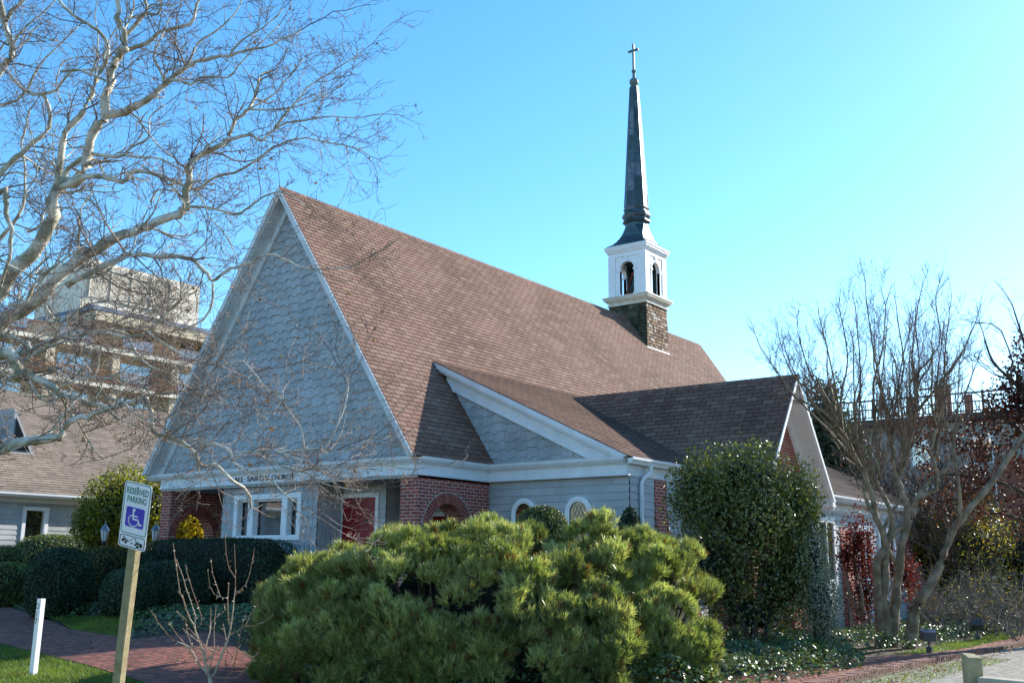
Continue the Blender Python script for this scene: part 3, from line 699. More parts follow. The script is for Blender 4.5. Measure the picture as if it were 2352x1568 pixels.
mb = MB(); mb.prism([(TX + .79, TY - .81, 9.06), (TX + .82, TY - .81, 9.02), (TX + .82, TY - .81, 9.035), (TX + .79, TY - .81, 9.08)], (0, 1.62, 0)); mb.build('flashing', M['trim'], tower)
mb = MB()
for h, z0, z1 in ((.80, 10.66, 10.72), (.77, 10.72, 10.80), (.83, 10.80, 10.86), (.90, 10.86, 10.93), (.93, 10.93, 10.985), (.86, 10.985, 11.01)): mb.box((TX - h, TY - h, z0), (TX + h, TY + h, z1))
mb.build('ledge', M['ledge'], tower)
mb = MB()
r, zc, zb = .29, 11.98, 11.0
for k in range(4):
    a = k * math.pi / 2; ca, sa = math.cos(a), math.sin(a)
    f = lambda s, t, z, ca=ca, sa=sa: (TX + ca * t - sa * s, TY + sa * t + ca * s, z)
    arched_wall(mb, f, -TH, TH - .13, 11.005, 12.60, 0, r, zc, TH, TH - .13, 0, n=18, zb=11.005 + .001)
    for s0, s1 in ((-TH - .02, -TH + .26), (TH - .26, TH + .02)):
        t1 = TH + .028 if True else TH
        mb.hull8([f(s0 + (.0), TH + .001, 11.01), f(s1, TH + .001, 11.01), f(s1, t1, 11.01), f(s0, t1, 11.01), f(s0, TH + .001, 12.46), f(s1, TH + .001, 12.46), f(s1, t1, 12.46), f(s0, t1, 12.46)])
    arch_band(mb, f, 0, r, r + .075, zc - .001, zc, TH + .001, TH + .022)
    for sg in (-1, 1):      # jamb strips and imposts
        for s0, s1, z0, z1, t1 in ((r, r + .06, 11.01, zc - .06, TH + .018), (r - .03, r + .10, zc - .06, zc + .02, TH + .036), (r - .03, r + .10, 11.01, 11.09, TH + .03)):
            a0, a1 = sorted((sg * s0, sg * s1)); mb.hull8([f(a0, TH - .10, z0), f(a1, TH - .10, z0), f(a1, t1, z0), f(a0, t1, z0), f(a0, TH - .10, z1), f(a1, TH - .10, z1), f(a1, t1, z1), f(a0, t1, z1)])
    ks = [(-.035, zc + r - .02), (.035, zc + r - .02), (.05, 12.46), (-.05, 12.46)]
    mb.prism([f(s, TH + .001, z) for s, z in ks], np.array(f(0, .04, 0)) - np.array(f(0, 0, 0)))
for h, z0, z1 in ((TH + .03, 12.46, 12.50), (TH + .015, 12.50, 12.62), (TH + .05, 12.62, 12.66), (TH + .075, 12.66, 12.72), (TH + .11, 12.72, 12.80), (TH + .135, 12.80, 12.86)): mb.box((TX - h, TY - h, z0), (TX + h, TY + h, z1))
mb.build('belfry', M['white'], tower)
mb = MB(); mb.box((TX - TH + .135, TY - TH + .135, 12.42), (TX + TH - .135, TY + TH - .135, 12.455))
for k in range(4):
    a = k * math.pi / 2; ca, sa = math.cos(a), math.sin(a); f = lambda s, t, z, ca=ca, sa=sa: (TX + ca * t - sa * s, TY + sa * t + ca * s, z)
    for s0, s1, z0, z1 in ((-TH + .14, -r - .002, 11.01, 12.41), (r + .002, TH - .14, 11.01, 12.41)): mb.hull8([f(s0, TH - .16, z0), f(s1, TH - .16, z0), f(s1, TH - .132, z0), f(s0, TH - .132, z0), f(s0, TH - .16, z1), f(s1, TH - .16, z1), f(s1, TH - .132, z1), f(s0, TH - .132, z1)])
mb.build('belfry_lining', M['deepgreen'], tower)
mb = MB(); mb.lathe([(.02, 0), (.27, 0), (.255, .05), (.20, .17), (.165, .33), (.14, .43), (.06, .48), (.02, .49)], (TX - .02, TY, 11.35), 20); mb.build('bell', M['bell'], tower, smooth=True)
mb = MB()
for sy in (-.30, .30):
    mb.tube([(TX - .40, TY + sy, 11.0), (TX - .28, TY + sy, 11.22), (TX - .16, TY + sy, 11.55), (TX - .05, TY + sy, 11.88)], [.03, .026, .024, .03], 8); mb.tube([(TX + .40, TY + sy, 11.0), (TX + .28, TY + sy, 11.22), (TX + .16, TY + sy, 11.55), (TX + .05, TY + sy, 11.88)], [.03, .026, .024, .03], 8)
    mb.tube([(TX - .30, TY + sy, 11.2), (TX + .30, TY + sy, 11.2)], .02, 6)
mb.box((TX - .05, TY - .36, 11.84), (TX + .05, TY + .36, 11.93))
mb.tube([(TX + .36 * math.cos(a), TY + .38, 11.85 + .36 * math.sin(a)) for a in np.linspace(0, 2 * math.pi, 25)], .015, 6, cap=False)
mb.build('bell_frame', M['redmetal'], tower)
# copper spire: flared square foot turning into an octagon, rings, tapering panels
mb = MB()
def ring8(h, z, k):
    """eight points: k=0 square of half-width h, k=1 regular octagon; corners come in pairs"""
    c = h * (1 - k * (1 - math.tan(math.pi / 8)) )
    return [np.array([TX + x, TY + y, z]) for x, y in ((h, -c), (h, c), (c, h), (-c, h), (-h, c), (-h, -c), (-c, -h), (c, -h))]
def skin(rings, tones=None, mi=None):
    for a, b in zip(rings[:-1], rings[1:]):
        for j in range(8):
            j2 = (j + 1) % 8; w_ = random.random(); mb.poly([a[j], a[j2], b[j2], b[j]], 1 if (mi and w_ < mi) else 0, random.random())
skin([ring8(.80, 12.86, 0), ring8(.80, 12.91, 0), ring8(.765, 12.93, 0), ring8(.66, 13.0, .03), ring8(.56, 13.12, .10), ring8(.475, 13.3, .3), ring8(.425, 13.5, .6), ring8(.395, 13.72, 1), ring8(.385, 13.84, 1)])
skin([ring8(.385, 13.84, 1), ring8(.44, 13.86, 1), ring8(.475, 13.91, 1), ring8(.46, 13.96, 1), ring8(.425, 14.0, 1), ring8(.43, 14.02, 1), ring8(.475, 14.09, 1), ring8(.49, 14.16, 1), ring8(.465, 14.22, 1), ring8(.42, 14.29, 1), ring8(.405, 14.33, 1), ring8(.43, 14.38, 1), ring8(.44, 14.42, 1), ring8(.40, 14.45, 1), ring8(.40, 14.5, 1)], mi=.25)
zs = [14.5, 15.06, 15.6, 16.15, 16.7, 17.25, 17.8, 18.36, 18.9, 19.25]
def sh(z): return .40 + (.148 - .40) * (z - 14.5) / 4.75
for a, b in zip(zs[:-1], zs[1:]):
    skin([ring8(sh(a) + .006, a, 1), ring8(sh(b - .012) + .006, b - .012, 1), ring8(sh(b), b, 1)], mi=.30)
for j in range(8):
    P = [ring8(sh(z) + .008, z, 1)[j] for z in (14.5, 19.25)]; mb.tube(P, [.012, .008], 5, 0, .3)
mb.poly(ring8(.15, 19.25, 1), 0)
spire = mb.build('spire', [M['copper'], M['copper_pale']], tower)
mb = MB(); mb.lathe([(.13, -.22), (.12, -.16), (.10, -.14)] + [(.172 * math.cos(a), .172 * math.sin(a)) for a in np.linspace(-.95, 1.5, 14)], (TX, TY, 19.46), 20); mb.build('ball', M['verdigris'], tower, smooth=True)
mb = MB()
mb.lathe([(.06, 19.60), (.06, 19.84), (.09, 19.87), (.09, 19.91), (.06, 19.95), (.055, 19.96)], (TX, TY, 0), 8)
mb.box((TX - .038, TY - .038, 19.95), (TX + .038, TY + .038, 21.02)); mb.box((TX - .22, TY - .034, 20.71), (TX + .22, TY + .034, 20.79))
mb.build('cross', M['verdigris'], tower, bevel=.006)
# ------------------------------------------------------------------ neighbouring buildings
def ray(u, v): return CF + CR * (u - 1176) / 2400 + CU * (784 - v) / 2400
def on_x(u, v, X):
    d = ray(u, v); return CAM + d * ((X - CAM[0]) / d[0])
def on_y(u, v, Y):
    d = ray(u, v); return CAM + d * ((Y - CAM[1]) / d[1])
# grey shingled house to the left, tan roof
house = root('neighbour_house', (-20, 2, .6), 'grey shingled house with a long tan roof beyond the hedges on the left', 'house')
HX = -17.0; he = 3.62; hr = 7.55; hxr = -22.6
mb = MB(); hs_ = (hr - he) / (HX + .45 - hxr); hl = math.hypot(1, hs_); Vh = np.array([-1, 0, hs_]) / hl
shingles(mb, (HX + .45, -14, he), (0, 1, 0), Vh, [(0, 0), (30, 0), (30, (HX + .45 - hxr) * hl), (0, (HX + .45 - hxr) * hl)], .15, .28, .42, .016, ntone=roof_tone)
mb.poly([(hxr, -14, hr), (hxr, 16, hr), (hxr - 6, 16, 3.6), (hxr - 6, -14, 3.6)], 1)
mb.build('roof', [M['roof_grey'], M['roof_under']], house)
mb = MB(); wy0, wy1, wz0_, wz1_ = on_x(54, 1215, HX)[1], on_x(101, 1215, HX)[1], 2.28, 3.15
for reg in ([(-14, .3), (wy0, .3), (wy0, 3.4), (-14, 3.4)], [(wy1, .3), (16, .3), (16, 3.4), (wy1, 3.4)], [(wy0, .3), (wy1, .3), (wy1, wz0_), (wy0, wz0_)], [(wy0, wz1_), (wy1, wz1_), (wy1, 3.4), (wy0, 3.4)]):
    shingles(mb, (HX, 0, 0), (0, 1, 0), (0, 0, 1), reg, .15, .5, .9, .016, vstart=.3, gap=.0008)
mb.build('wall', [M['wall'], M['wall_dark']], house)
mb = MB(); mb.box((HX, -14, 3.36), (HX + .05, 16, 3.52)); mb.box((HX, -14, 3.52), (HX + .42, 16, 3.56)); mb.build('frieze', M['trim'], house)
mb = MB(); mb.prism([(HX + .38, -14, he - .13), (HX + .46, -14, he - .13), (HX + .52, -14, he - .06), (HX + .52, -14, he), (HX + .38, -14, he)], (0, 30, 0)); mb.build('gutter', M['gutter'], house)
mb = MB(); w_ = .09
for q in ((wy0 - w_, wy0 + .02, wz0_ - w_, wz1_ + w_), (wy1 - .02, wy1 + w_, wz0_ - w_, wz1_ + w_), (wy0 + .02, wy1 - .02, wz1_ - .02, wz1_ + w_), (wy0 + .02, wy1 - .02, wz0_ - w_, wz0_ + .02)): mb.box((HX - .1, q[0], q[2]), (HX + .05, q[1], q[3]))
wo = mb.build('window', M['white'], house); mb = MB(); mb.box((HX - .06, wy0 + .02, wz0_ + .02), (HX - .05, wy1 - .02, wz1_ - .02)); mb.build('pane', M['glass'], wo)
d0 = on_x(14, 1010, -19.6)
mb = MB(); mb.prism([(-18.6, d0[1] - .35, 4.95), (-18.6, d0[1] + .45, 4.95), (-18.6, d0[1] - .35, 6.4)], (-2.2, 0, 0)); do = mb.build('dormer', M['wall'], house)
mb = MB(); mb.prism([(-18.59, d0[1] - .28, 5.05), (-18.59, d0[1] + .28, 5.05), (-18.59, d0[1] - .28, 6.1)], (.02, 0, 0)); mb.build('pane', M['glass'], do)

# tan apartment block far behind, balconies with wooden rails
apt = root('apartment_block', (-65, 30, 0), 'tan apartment block with wooden balcony rails and a louvred rooftop box', 'building')
AX = -61.; y0a, y1a = 2., 62.
mb = MB(); yt = on_x(205, 750, AX)[1]; mb.box((AX - 14, y0a, 0), (AX - 1.8, yt, 18.3)); mb.box((AX - 14, yt, 0), (AX - 1.8, y1a, 21.2)); mb.build('wall', M['tan'], apt)
for i, z in enumerate((12.6, 15.5, 18.4)):
    mb = MB(); mb.box((AX - 1.8, y0a, z - .32), (AX, y1a, z)); sb = mb.build('balcony', M['cream'], apt)
    mb = MB()
    mb.box((AX - .08, y0a, z + 1.0), (AX, y1a, z + 1.07)); mb.box((AX - .07, y0a, z + .08), (AX - .01, y1a, z + .14))
    y = y0a
    while y < y1a:
        mb.box((AX - .06, y, z + .1), (AX - .02, y + .045, z + 1.02)); y += .145
    mb.build('railing', M['woodrail'], sb)
for y in np.arange(y0a + 2, y1a, 5.6):
    mb = MB(); mb.box((AX - 1.7, y - .35, 0), (AX - .25, y + .35, 18.1)); mb.build('column', M['tan'], apt)
for z in (12.6, 15.5, 18.4):
    for y in np.arange(y0a + 3.4, y1a - 4, 5.6):
        mb = MB(); mb.box((AX - 1.82, y, z + .1), (AX - 1.76, y + 2.9, z + 2.2)); mb.build('window', M['glass'], apt)
mb = MB(); mb.box((AX - 12, yt, 21.2), (AX + .3, y1a, 21.55)); mb.box((AX - 2.2, yt + .3, 20.4), (AX + .25, y1a, 21.2), 1); mb.build('roof', [M['blueawning'], M['tan']], apt)
pa, pb = on_x(184, 700, AX - 3)[1], on_x(457, 700, AX - 3)[1]
mb = MB(); mb.box((AX - 10, pa, 21.55), (AX - 3, pb, 26.2)); ph = mb.build('penthouse', M['penthouse'], apt)
mb = MB(); la, lb = pa + .6, pa + (pb - pa) * .72
mb.box((AX - 3, la, 23.0), (AX - 2.96, lb, 25.9), 1)
for k in range(26):
    z = 23.05 + k * .11; mb.obox((AX - 2.95, la, z), (.09, 0, -.03), (0, lb - la, 0), (0, 0, .07), 0)
for k in range(5): y = la + (lb - la) * k / 4; mb.box((AX - 2.93, y - .05, 22.95), (AX - 2.8, y + .05, 25.95), 0)
mb.build('louvre', [M['penthouse'], M['wall_dark']], ph)

# cream building far right with a roof deck
deck = root('deck_building', (0, 50, 0), 'cream flat-roofed building with a wooden roof-deck railing behind the crape myrtle', 'building')
DYB, dz = 43., 9.65
mb = MB(); mb.box((-14, DYB, 0), (26, DYB + 14, dz - .35)); mb.build('wall', M['creamwall'], deck)
mb = MB(); mb.box((-14.4, DYB - .5, dz - .35), (26.4, DYB + 14.4, dz)); mb.build('roof', M['bronzerail'], deck)
mb = MB(); mb.box((-14, DYB - .45, dz + 1.02), (26, DYB - .35, dz + 1.1)); mb.box((-14, DYB - .43, dz + .55), (26, DYB - .37, dz + .61)); mb.box((-14, DYB - .43, dz + .08), (26, DYB - .37, dz + .14))
for x in np.arange(-14, 26, .16): mb.box((x, DYB - .42, dz + .1), (x + .04, DYB - .38, dz + .58 if int(x * 50) % 3 else dz + 1.02))
for x in np.arange(-14, 26, 1.9): mb.box((x, DYB - .46, dz), (x + .12, DYB - .34, dz + 1.16))
mb.build('railing', M['bronzerail'], deck)
for u0, u1, v0, v1 in ((2151, 2183, 882, 952), (2218, 2233, 905, 952), (2093, 2108, 912, 955)):
    a, b = on_y(u0, v1, DYB + .4), on_y(u1, v0, DYB + .4); mb = MB(); mb.box((a[0], DYB + .3, dz), (b[0], DYB + .38, b[2])); n = max(2, int((b[0] - a[0]) / .14))
    for k in range(n): x = a[0] + (b[0] - a[0]) * (k + .5) / n; mb.box((x - .05, DYB + .27, dz + .05), (x + .05, DYB + .305, b[2] + (.2 if k == 0 else -.04)))
    mb.build('screen', M['screenwood'], deck)
for z in (1.2, 4.6, 7.0):
    for x in np.arange(-12, 24, 3.1):
        mb = MB(); mb.box((x, DYB - .06, z), (x + 1.1, DYB + .02, z + 1.45)); wo = mb.build('window', M['white'], deck); mb = MB(); mb.box((x + .1, DYB - .075, z + .1), (x + 1.0, DYB - .062, z + 1.35)); mb.build('pane', M['glass'], wo)
for x in (1.5, 8., 13.): mb = MB(); mb.box((x, DYB - .05, 2.9), (x + 2.2, DYB + .02, 7.2)); mb.build('panel', M['redpanel'], deck)

# white house across the street, seen mirrored in the church window
wh = root('white_house', (-33, -26, 0), 'white clapboard house with dark roof mirrored in the church window', 'house')
mb = MB(); mb.box((-40, -31, 0), (-30, -15, 5.6)); mb.prism([(-30, -31, 5.6), (-30, -15, 5.6), (-30, -23, 10.)], (-10, 0, 0)); mb.build('wall', M['white'], wh)
mb = MB(); mb.prism([(-29.6, -31.6, 5.4), (-29.6, -23, 10.15), (-29.6, -14.4, 5.4), (-29.6, -14.4, 5.6), (-29.6, -23, 10.35), (-29.6, -31.6, 5.6)], (-10.8, 0, 0)); mb.build('roof', M['roof_under'], wh)
for y in (-29, -26, -22.5):
    mb = MB(); mb.box((-30.05, y, 1.4), (-29.95, y + 1.1, 3.1)); mb.build('window', M['glass'], wh)

# ------------------------------------------------------------------ signs, posts, lights, fence
# reserved-parking sign on a leaning timber post
SB = np.array([3.55, -8.85, 0.]); p0 = at(272, 1568, 10.5); p1 = at(322, 1150, 10.35)
ax = unit(p1 - p0); base = p0 - ax * .6; top = p0 + ax * 1.95
tc_ = unit(np.array([CAM[0] - p1[0], CAM[1] - p1[1], 0.])); yaw = math.radians(35)      # sign turned to the left of the camera
c_, s_ = math.cos(-yaw), math.sin(-yaw)
nrm = np.array([tc_[0] * c_ - tc_[1] * s_, tc_[0] * s_ + tc_[1] * c_, 0]); nrm = unit(nrm - ax * (nrm @ ax)); rt = np.cross(ax, nrm)
sgn = root('parking_sign', tuple(base), 'leaning timber post with a white and green reserved parking sign', 'sign')
mb = MB(); h = .045; mb.obox(base - rt * h - nrm * h, rt * 2 * h, nrm * 2 * h, ax * np.linalg.norm(top - base)); mb.build('post', M['timber'], sgn, bevel=.006)
SWD, SHT = .32, .665
so_ = at(304.5, 1259, 10.35); k_ = (so_ - base) @ ax; so_ = base + ax * k_ + nrm * (h + .004)
def sp(x, y, d=0.): return so_ + rt * x + ax * y + nrm * d
def rr(w0, w1, h0, h1, r, n=6):
    P = []
    for cx, cy, a0 in ((w1 - r, h0 + r, -90), (w1 - r, h1 - r, 0), (w0 + r, h1 - r, 90), (w0 + r, h0 + r, 180)):
        for k in range(n + 1): a = math.radians(a0 + 90 * k / n); P.append((cx + r * math.cos(a), cy + r * math.sin(a)))
    return P
def plate(name, P, d0, d1, m, parent):
    mb = MB(); mb.prism([sp(x, y, d0) for x, y in P], nrm * (d1 - d0)); return mb.build(name, m, parent)
def ringplate(name, w0, w1, h0, h1, r, wd, d0, d1, m, parent):
    A, B = rr(w0, w1, h0, h1, r), rr(w0 + wd, w1 - wd, h0 + wd, h1 - wd, max(r - wd, .002)); mb = MB(); n = len(A)
    for i in range(n):
        j = (i + 1) % n; mb.hull8([sp(*A[i], d0), sp(*A[j], d0), sp(*B[j], d0), sp(*B[i], d0), sp(*A[i], d1), sp(*A[j], d1), sp(*B[j], d1), sp(*B[i], d1)])
    return mb.build(name, m, parent)
hw_ = SWD / 2
pl = plate('sign_plate', rr(-hw_, hw_, 0, SHT, .035), 0, .003, M['signwhite'], sgn)
ringplate('border', -hw_ + .010, hw_ - .010, .145, SHT - .008, .03, .007, .003, .0042, M['signgreen'], pl)
ringplate('border', -hw_ + .012, hw_ - .012, .010, .128, .025, .007, .003, .0042, M['signblack'], pl)
text_part('RESERVED', 'lettering', .062, M['signgreen'], pl, sp(0, .545, .003), rt, ax, width=.255, depth=.0012, align='CENTER', bold=.018)
text_part('PARKING', 'lettering', .062, M['signgreen'], pl, sp(0, .462, .003), rt, ax, width=.225, depth=.0012, align='CENTER', bold=.018)
bl = plate('symbol_panel', rr(-.108, .108, .215, .415, .018), .003, .0045, M['signblue'], pl)
mb = MB(); D0, D1 = .0045, .0058
def stroke(P, w):
    for (x0, y0), (x1, y1) in zip(P[:-1], P[1:]):
        l = math.hypot(x1 - x0, y1 - y0); dx, dy = (x1 - x0) / l, (y1 - y0) / l; e = w * .35
        q = [(x0 - dx * e - dy * w / 2, y0 - dy * e + dx * w / 2), (x1 + dx * e - dy * w / 2, y1 + dy * e + dx * w / 2), (x1 + dx * e + dy * w / 2, y1 + dy * e - dx * w / 2), (x0 - dx * e + dy * w / 2, y0 - dy * e - dx * w / 2)]
        mb.prism([sp(x, y, D0) for x, y in q], nrm * (D1 - D0))
def disc(x, y, r): mb.prism([sp(x + r * math.cos(a), y + r * math.sin(a), D0) for a in np.linspace(0, 2 * math.pi, 21)[:-1]], nrm * (D1 - D0))
disc(-.018, .388, .017); stroke([(-.022, .375), (-.018, .298), (.040, .298), (.062, .248), (.085, .256)], .016); stroke([(-.020, .330), (.030, .330)], .013)
stroke([(-.012 + .058 * math.cos(a), .282 + .056 * math.sin(a)) for a in np.radians(np.arange(112, 352, 12))], .013)
mb.build('wheelchair_symbol', M['signwhite'], bl)
mb = MB(); D0, D1 = .003, .0044
def polyf(P): mb.prism([sp(x, y, D0) for x, y in P], nrm * (D1 - D0))
polyf([(-.122, .052), (-.098, .055), (-.05, .066), (-.045, .078), (-.075, .086), (-.095, .105), (-.120, .108), (-.112, .100), (-.102, .098), (-.090, .084), (-.122, .084)])
stroke([(-.052, .066), (-.028, .072), (.005, .105), (.03, .110), (.085, .07)], .0045); stroke([(.03, .110), (.04, .072)], .004)
polyf([(.028, .040), (.122, .030), (.122, .070), (.045, .076), (.045, .060), (.028, .052)])
mb.build('tow_pictogram', M['signblack'], pl)
mb = MB(); D0, D1 = .0044, .0056
for x, y, r in ((-.072, .055, .021), (.072, .034, .023)):
    disc(x, y, r); mb.build('wheel_rim', M['signwhite'], pl); mb = MB()
D0, D1 = .0056, .0066
for x, y, r in ((-.072, .055, .015), (.072, .034, .017)):
    mb.prism([sp(x + r * math.cos(a), y + r * math.sin(a), D0) for a in np.linspace(0, 2 * math.pi, 21)[:-1]], nrm * (D1 - D0)); mb.build('wheel', M['signblack'], pl); mb = MB()
for y in (.618, .055): mb = MB(); mb.lathe([(.008, 0), (.008, .004), (.004, .006)], (0, 0, 0), 8); mb.v = [tuple(sp(-.002 + v[0], y + v[1], .003 + v[2])) for v in mb.v]; mb.build('bolt', M['black'], pl)

# white marker post on the lawn
b0 = gnd(75.5, 1552); wp = root('marker_post', tuple(b0), 'short white square marker post standing in the sunny grass', 'post')
cdir = unit(np.array([CAM[0] - b0[0], CAM[1] - b0[1], 0.])); an = math.radians(-52); e1 = np.array([cdir[0] * math.cos(an) - cdir[1] * math.sin(an), cdir[0] * math.sin(an) + cdir[1] * math.cos(an), 0.]); e2 = np.cross([0, 0, 1.], e1)
upv = unit(np.array([.0, .0, 1.]) + CR * .012); hh = .04
mb = MB(); o = b0 - e1 * hh - e2 * hh - upv * .2; mb.obox(o, e1 * 2 * hh, e2 * 2 * hh, upv * 1.235); mb.build('shaft', M['white'], wp, bevel=.006)
for ch, z in (('D', .90), ('1', .80), ('7', .70)):
    text_part(ch, 'numeral', .075, M['signblack'], wp, b0 + e1 * (hh + .001) + upv * z - e2 * .008, e2, upv, depth=.002, align='CENTER')

# two lantern posts behind the hedges
def lantern(name, u, v, t, label):
    g = at(u, v, t); g = np.array([g[0], g[1], gz(g[0], g[1])]); zt = at(u, v, t)[2]; r = root(name, tuple(g), label, 'lamp post', 'lantern posts behind the hedges')
    mb = MB(); mb.tube([g, (g[0], g[1], zt - .02)], .035, 8); mb.lathe([(.035, 0), (.06, .02), (.06, .05), (.03, .07)], (g[0], g[1], zt - .09), 10); mb.build('pole', M['black'], r)
    mb = MB(); mb.lathe([(.055, 0), (.062, .02), (.098, .25), (.098, .255)], (g[0], g[1], zt), 6)
    gl = mb.build('lantern_glass', M['lampglass'], r)
    mb = MB()
    for k in range(6): a = math.pi * k / 3; mb.tube([(g[0] + .062 * math.cos(a), g[1] + .062 * math.sin(a), zt), (g[0] + .10 * math.cos(a), g[1] + .10 * math.sin(a), zt + .26)], .007, 4)
    mb.build('frame', M['black'], r)
    mb = MB(); mb.lathe([(.125, .255), (.12, .27), (.06, .36), (.035, .38), (.035, .41), (.012, .43), (.02, .46), (.004, .50)], (g[0], g[1], zt), 6); mb.build('cap', M['lampcap'], r)
M['lampglass'] = mat('frosted lantern glass', (.62, .63, .62), .15, .1, 5, 0, 0, .6); M['lampcap'] = mat('pewter cap', (.20, .21, .23), .35, .1, metal=.4)
lantern('lantern_post', 239, 1242, 26., 'glass lantern post left of the parking sign, in front of the glossy bush')
lantern('lantern_post', 356, 1242, 26., 'glass lantern post between the parking sign and the brick arch')

# floodlights on the right-hand verge
def flood(u, v, t, tilt, yawd, label):
    g = gnd(u, v); r = root('floodlight', tuple(g), label, 'floodlight', 'ground floodlights beside the walk'); g = np.array(g)
    mb = MB(); mb.box((g[0] - .05, g[1] - .05, g[2] - .1), (g[0] + .05, g[1] + .05, g[2] + .15)); mb.tube([g + [0, 0, .15], g + [0, 0, .26]], .022, 8); mb.build('stem', M['floodgrey'], r)
    m = Matrix.Rotation(math.radians(yawd), 3, 'Z') @ Matrix.Rotation(math.radians(tilt), 3, 'X'); mb = MB()
    P = [(-.15, -.10, -.10), (.15, -.10, -.10), (.12, .12, -.085), (-.12, .12, -.085), (-.15, -.10, .10), (.15, -.10, .10), (.12, .12, .085), (-.12, .12, .085)]
    T = lambda p: np.array(m @ Vector(p)) + g + [0, 0, .36]
    mb.hull8([T(p) for p in P]); hd = mb.build('housing', M['floodgrey'], r, bevel=.008)
    mb = MB(); mb.hull8([T(p) for p in [(-.135, -.112, -.085), (.135, -.112, -.085), (.135, -.10, -.085), (-.135, -.10, -.085), (-.135, -.112, .085), (.135, -.112, .085), (.135, -.10, .085), (-.135, -.10, .085)]]); mb.build('lens', M['glass'], hd)
M['floodgrey'] = mat('grey floodlight metal', (.10, .095, .10), .38, .1, 6, .1, metal=.3)
flood(2136, 1503, 19, -8, 205, 'grey box floodlight facing level on a short stem, nearer one on the verge'); flood(2247, 1471, 23, 38, 200, 'grey box floodlight tilted steeply upward, farther along the verge')

# split-rail fence end at the bottom right
g = at(2236, 1568, 7.6); fe = root('rail_fence', (g[0], g[1], 0), 'weathered split-rail fence post with one pale rail at the gravel drive', 'fence')
zt = at(2236, 1499, 7.6)[2]; mb = MB()
e1 = unit(np.array([-.75, -.66, 0])); e2 = np.array([-e1[1], e1[0], 0])
o = np.array([g[0], g[1], -.2]) - e1 * .055 - e2 * .05; P = [o, o + e1 * .11, o + e1 * .11 + e2 * .10, o + e2 * .10]
H_ = zt + .2; mb.hull8(P + [P[0] + [0, 0, H_ - .01], P[1] + [0, 0, H_], P[2] + [0, 0, H_ - .03], P[3] + [0, 0, H_ - .035]]); mb.build('post', M['timber'], fe, bevel=.008)
q0 = at(2250, 1556, 7.55); q1 = at(2520, 1556, 7.1); mb = MB(); dq = q1 - q0; dq[2] = -.02; sd = unit(np.cross(dq, [0, 0, 1.]))
mb.obox(q0 - sd * .07 - np.array([0, 0, .12]), dq, sd * .14, (0, 0, .13)); mb.build('rail', M['oldwood'], fe, bevel=.01)
# ------------------------------------------------------------------ clipped and loose shrubs
def pxball(u0, u1, v0, v1, t):
    c = at((u0 + u1) / 2, (v0 + v1) / 2, t); return c, np.array([(u1 - u0) / 2 * t / 2400] * 2 + [(v1 - v0) / 2 * t / 2400])
def sup_pts(n, c, r, p=2., zmin=-9, shell=.06, rotz=0.):
    d = RNG.normal(0, 1, (n * 2, 3)); d = d / (np.abs(d) ** p).sum(1, keepdims=True) ** (1 / p)
    k = 1 - shell * RNG.random(len(d)) + np.where(RNG.random(len(d)) < .06, .06 * RNG.random(len(d)), 0); P = d * r * k[:, None]; N = unit(np.sign(d) * np.abs(d) ** (p - 1) / r)
    if rotz:
        ca, sa = math.cos(rotz), math.sin(rotz); R2 = np.array([[ca, sa, 0], [-sa, ca, 0], [0, 0, 1]]); P = P @ R2; N = N @ R2
    P = P + c; ok = P[:, 2] > zmin; P, N = P[ok], N[ok]
    return P[:n], N[:n]
def clipped(name, label, cat_, c, r, m, n, size, p=2.3, group=None, rotz=0., wild=.7):
    g = gz(c[0], c[1]); rt_ = root(name, (c[0], c[1], g), label, cat_, group)
    mb = MB(); base = len(mb.v)
    for i in range(9):
        th = math.pi * i / 8
        for j in range(20):
            a = 2 * math.pi * j / 20; d = np.array([math.sin(th) * math.cos(a), math.sin(th) * math.sin(a), math.cos(th)]); d = d / (np.abs(d) ** p).sum() ** (1 / p) * r * .93
            x, y = d[0] * math.cos(rotz) - d[1] * math.sin(rotz), d[0] * math.sin(rotz) + d[1] * math.cos(rotz); mb.v.append((c[0] + x, c[1] + y, max(c[2] + d[2], g - .05)))
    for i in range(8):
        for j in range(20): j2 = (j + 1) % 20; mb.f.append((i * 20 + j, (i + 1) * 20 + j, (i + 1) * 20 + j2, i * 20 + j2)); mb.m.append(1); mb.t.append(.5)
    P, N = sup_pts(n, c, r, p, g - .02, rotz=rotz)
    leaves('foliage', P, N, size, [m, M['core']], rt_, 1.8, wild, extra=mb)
    mb = MB(); mb.tube([(c[0], c[1], g - .1), (c[0], c[1], c[2])], .06, 6); mb.build('stem', M['bark'], rt_)
    return rt_
def grounded(u0, u1, v0, t, extra_r=1.0, zb=None):
    """ellipsoid standing on the ground whose outline spans u0..u1 with its top at v0"""
    c = at((u0 + u1) / 2, 1300, t); g = gz(c[0], c[1]); zt = at((u0 + u1) / 2, v0, t)[2]
    rz = (zt - g) * .56; return np.array([c[0], c[1], zt - rz]), np.array([(u1 - u0) / 2 * t / 2400] * 2 + [rz])
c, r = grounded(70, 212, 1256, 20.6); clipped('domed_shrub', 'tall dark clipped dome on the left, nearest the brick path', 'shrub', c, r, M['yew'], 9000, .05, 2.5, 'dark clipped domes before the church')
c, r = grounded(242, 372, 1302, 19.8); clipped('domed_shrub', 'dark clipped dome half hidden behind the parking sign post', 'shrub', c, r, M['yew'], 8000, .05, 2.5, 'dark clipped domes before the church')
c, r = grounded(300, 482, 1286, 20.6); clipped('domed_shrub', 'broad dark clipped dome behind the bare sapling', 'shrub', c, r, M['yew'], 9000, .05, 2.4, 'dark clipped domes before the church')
a = at(405, 1300, 21.6); b = at(715, 1300, 21.0); a = np.array([-7.0, -.85, 0]); b = np.array([-2.75, -.95, 0])
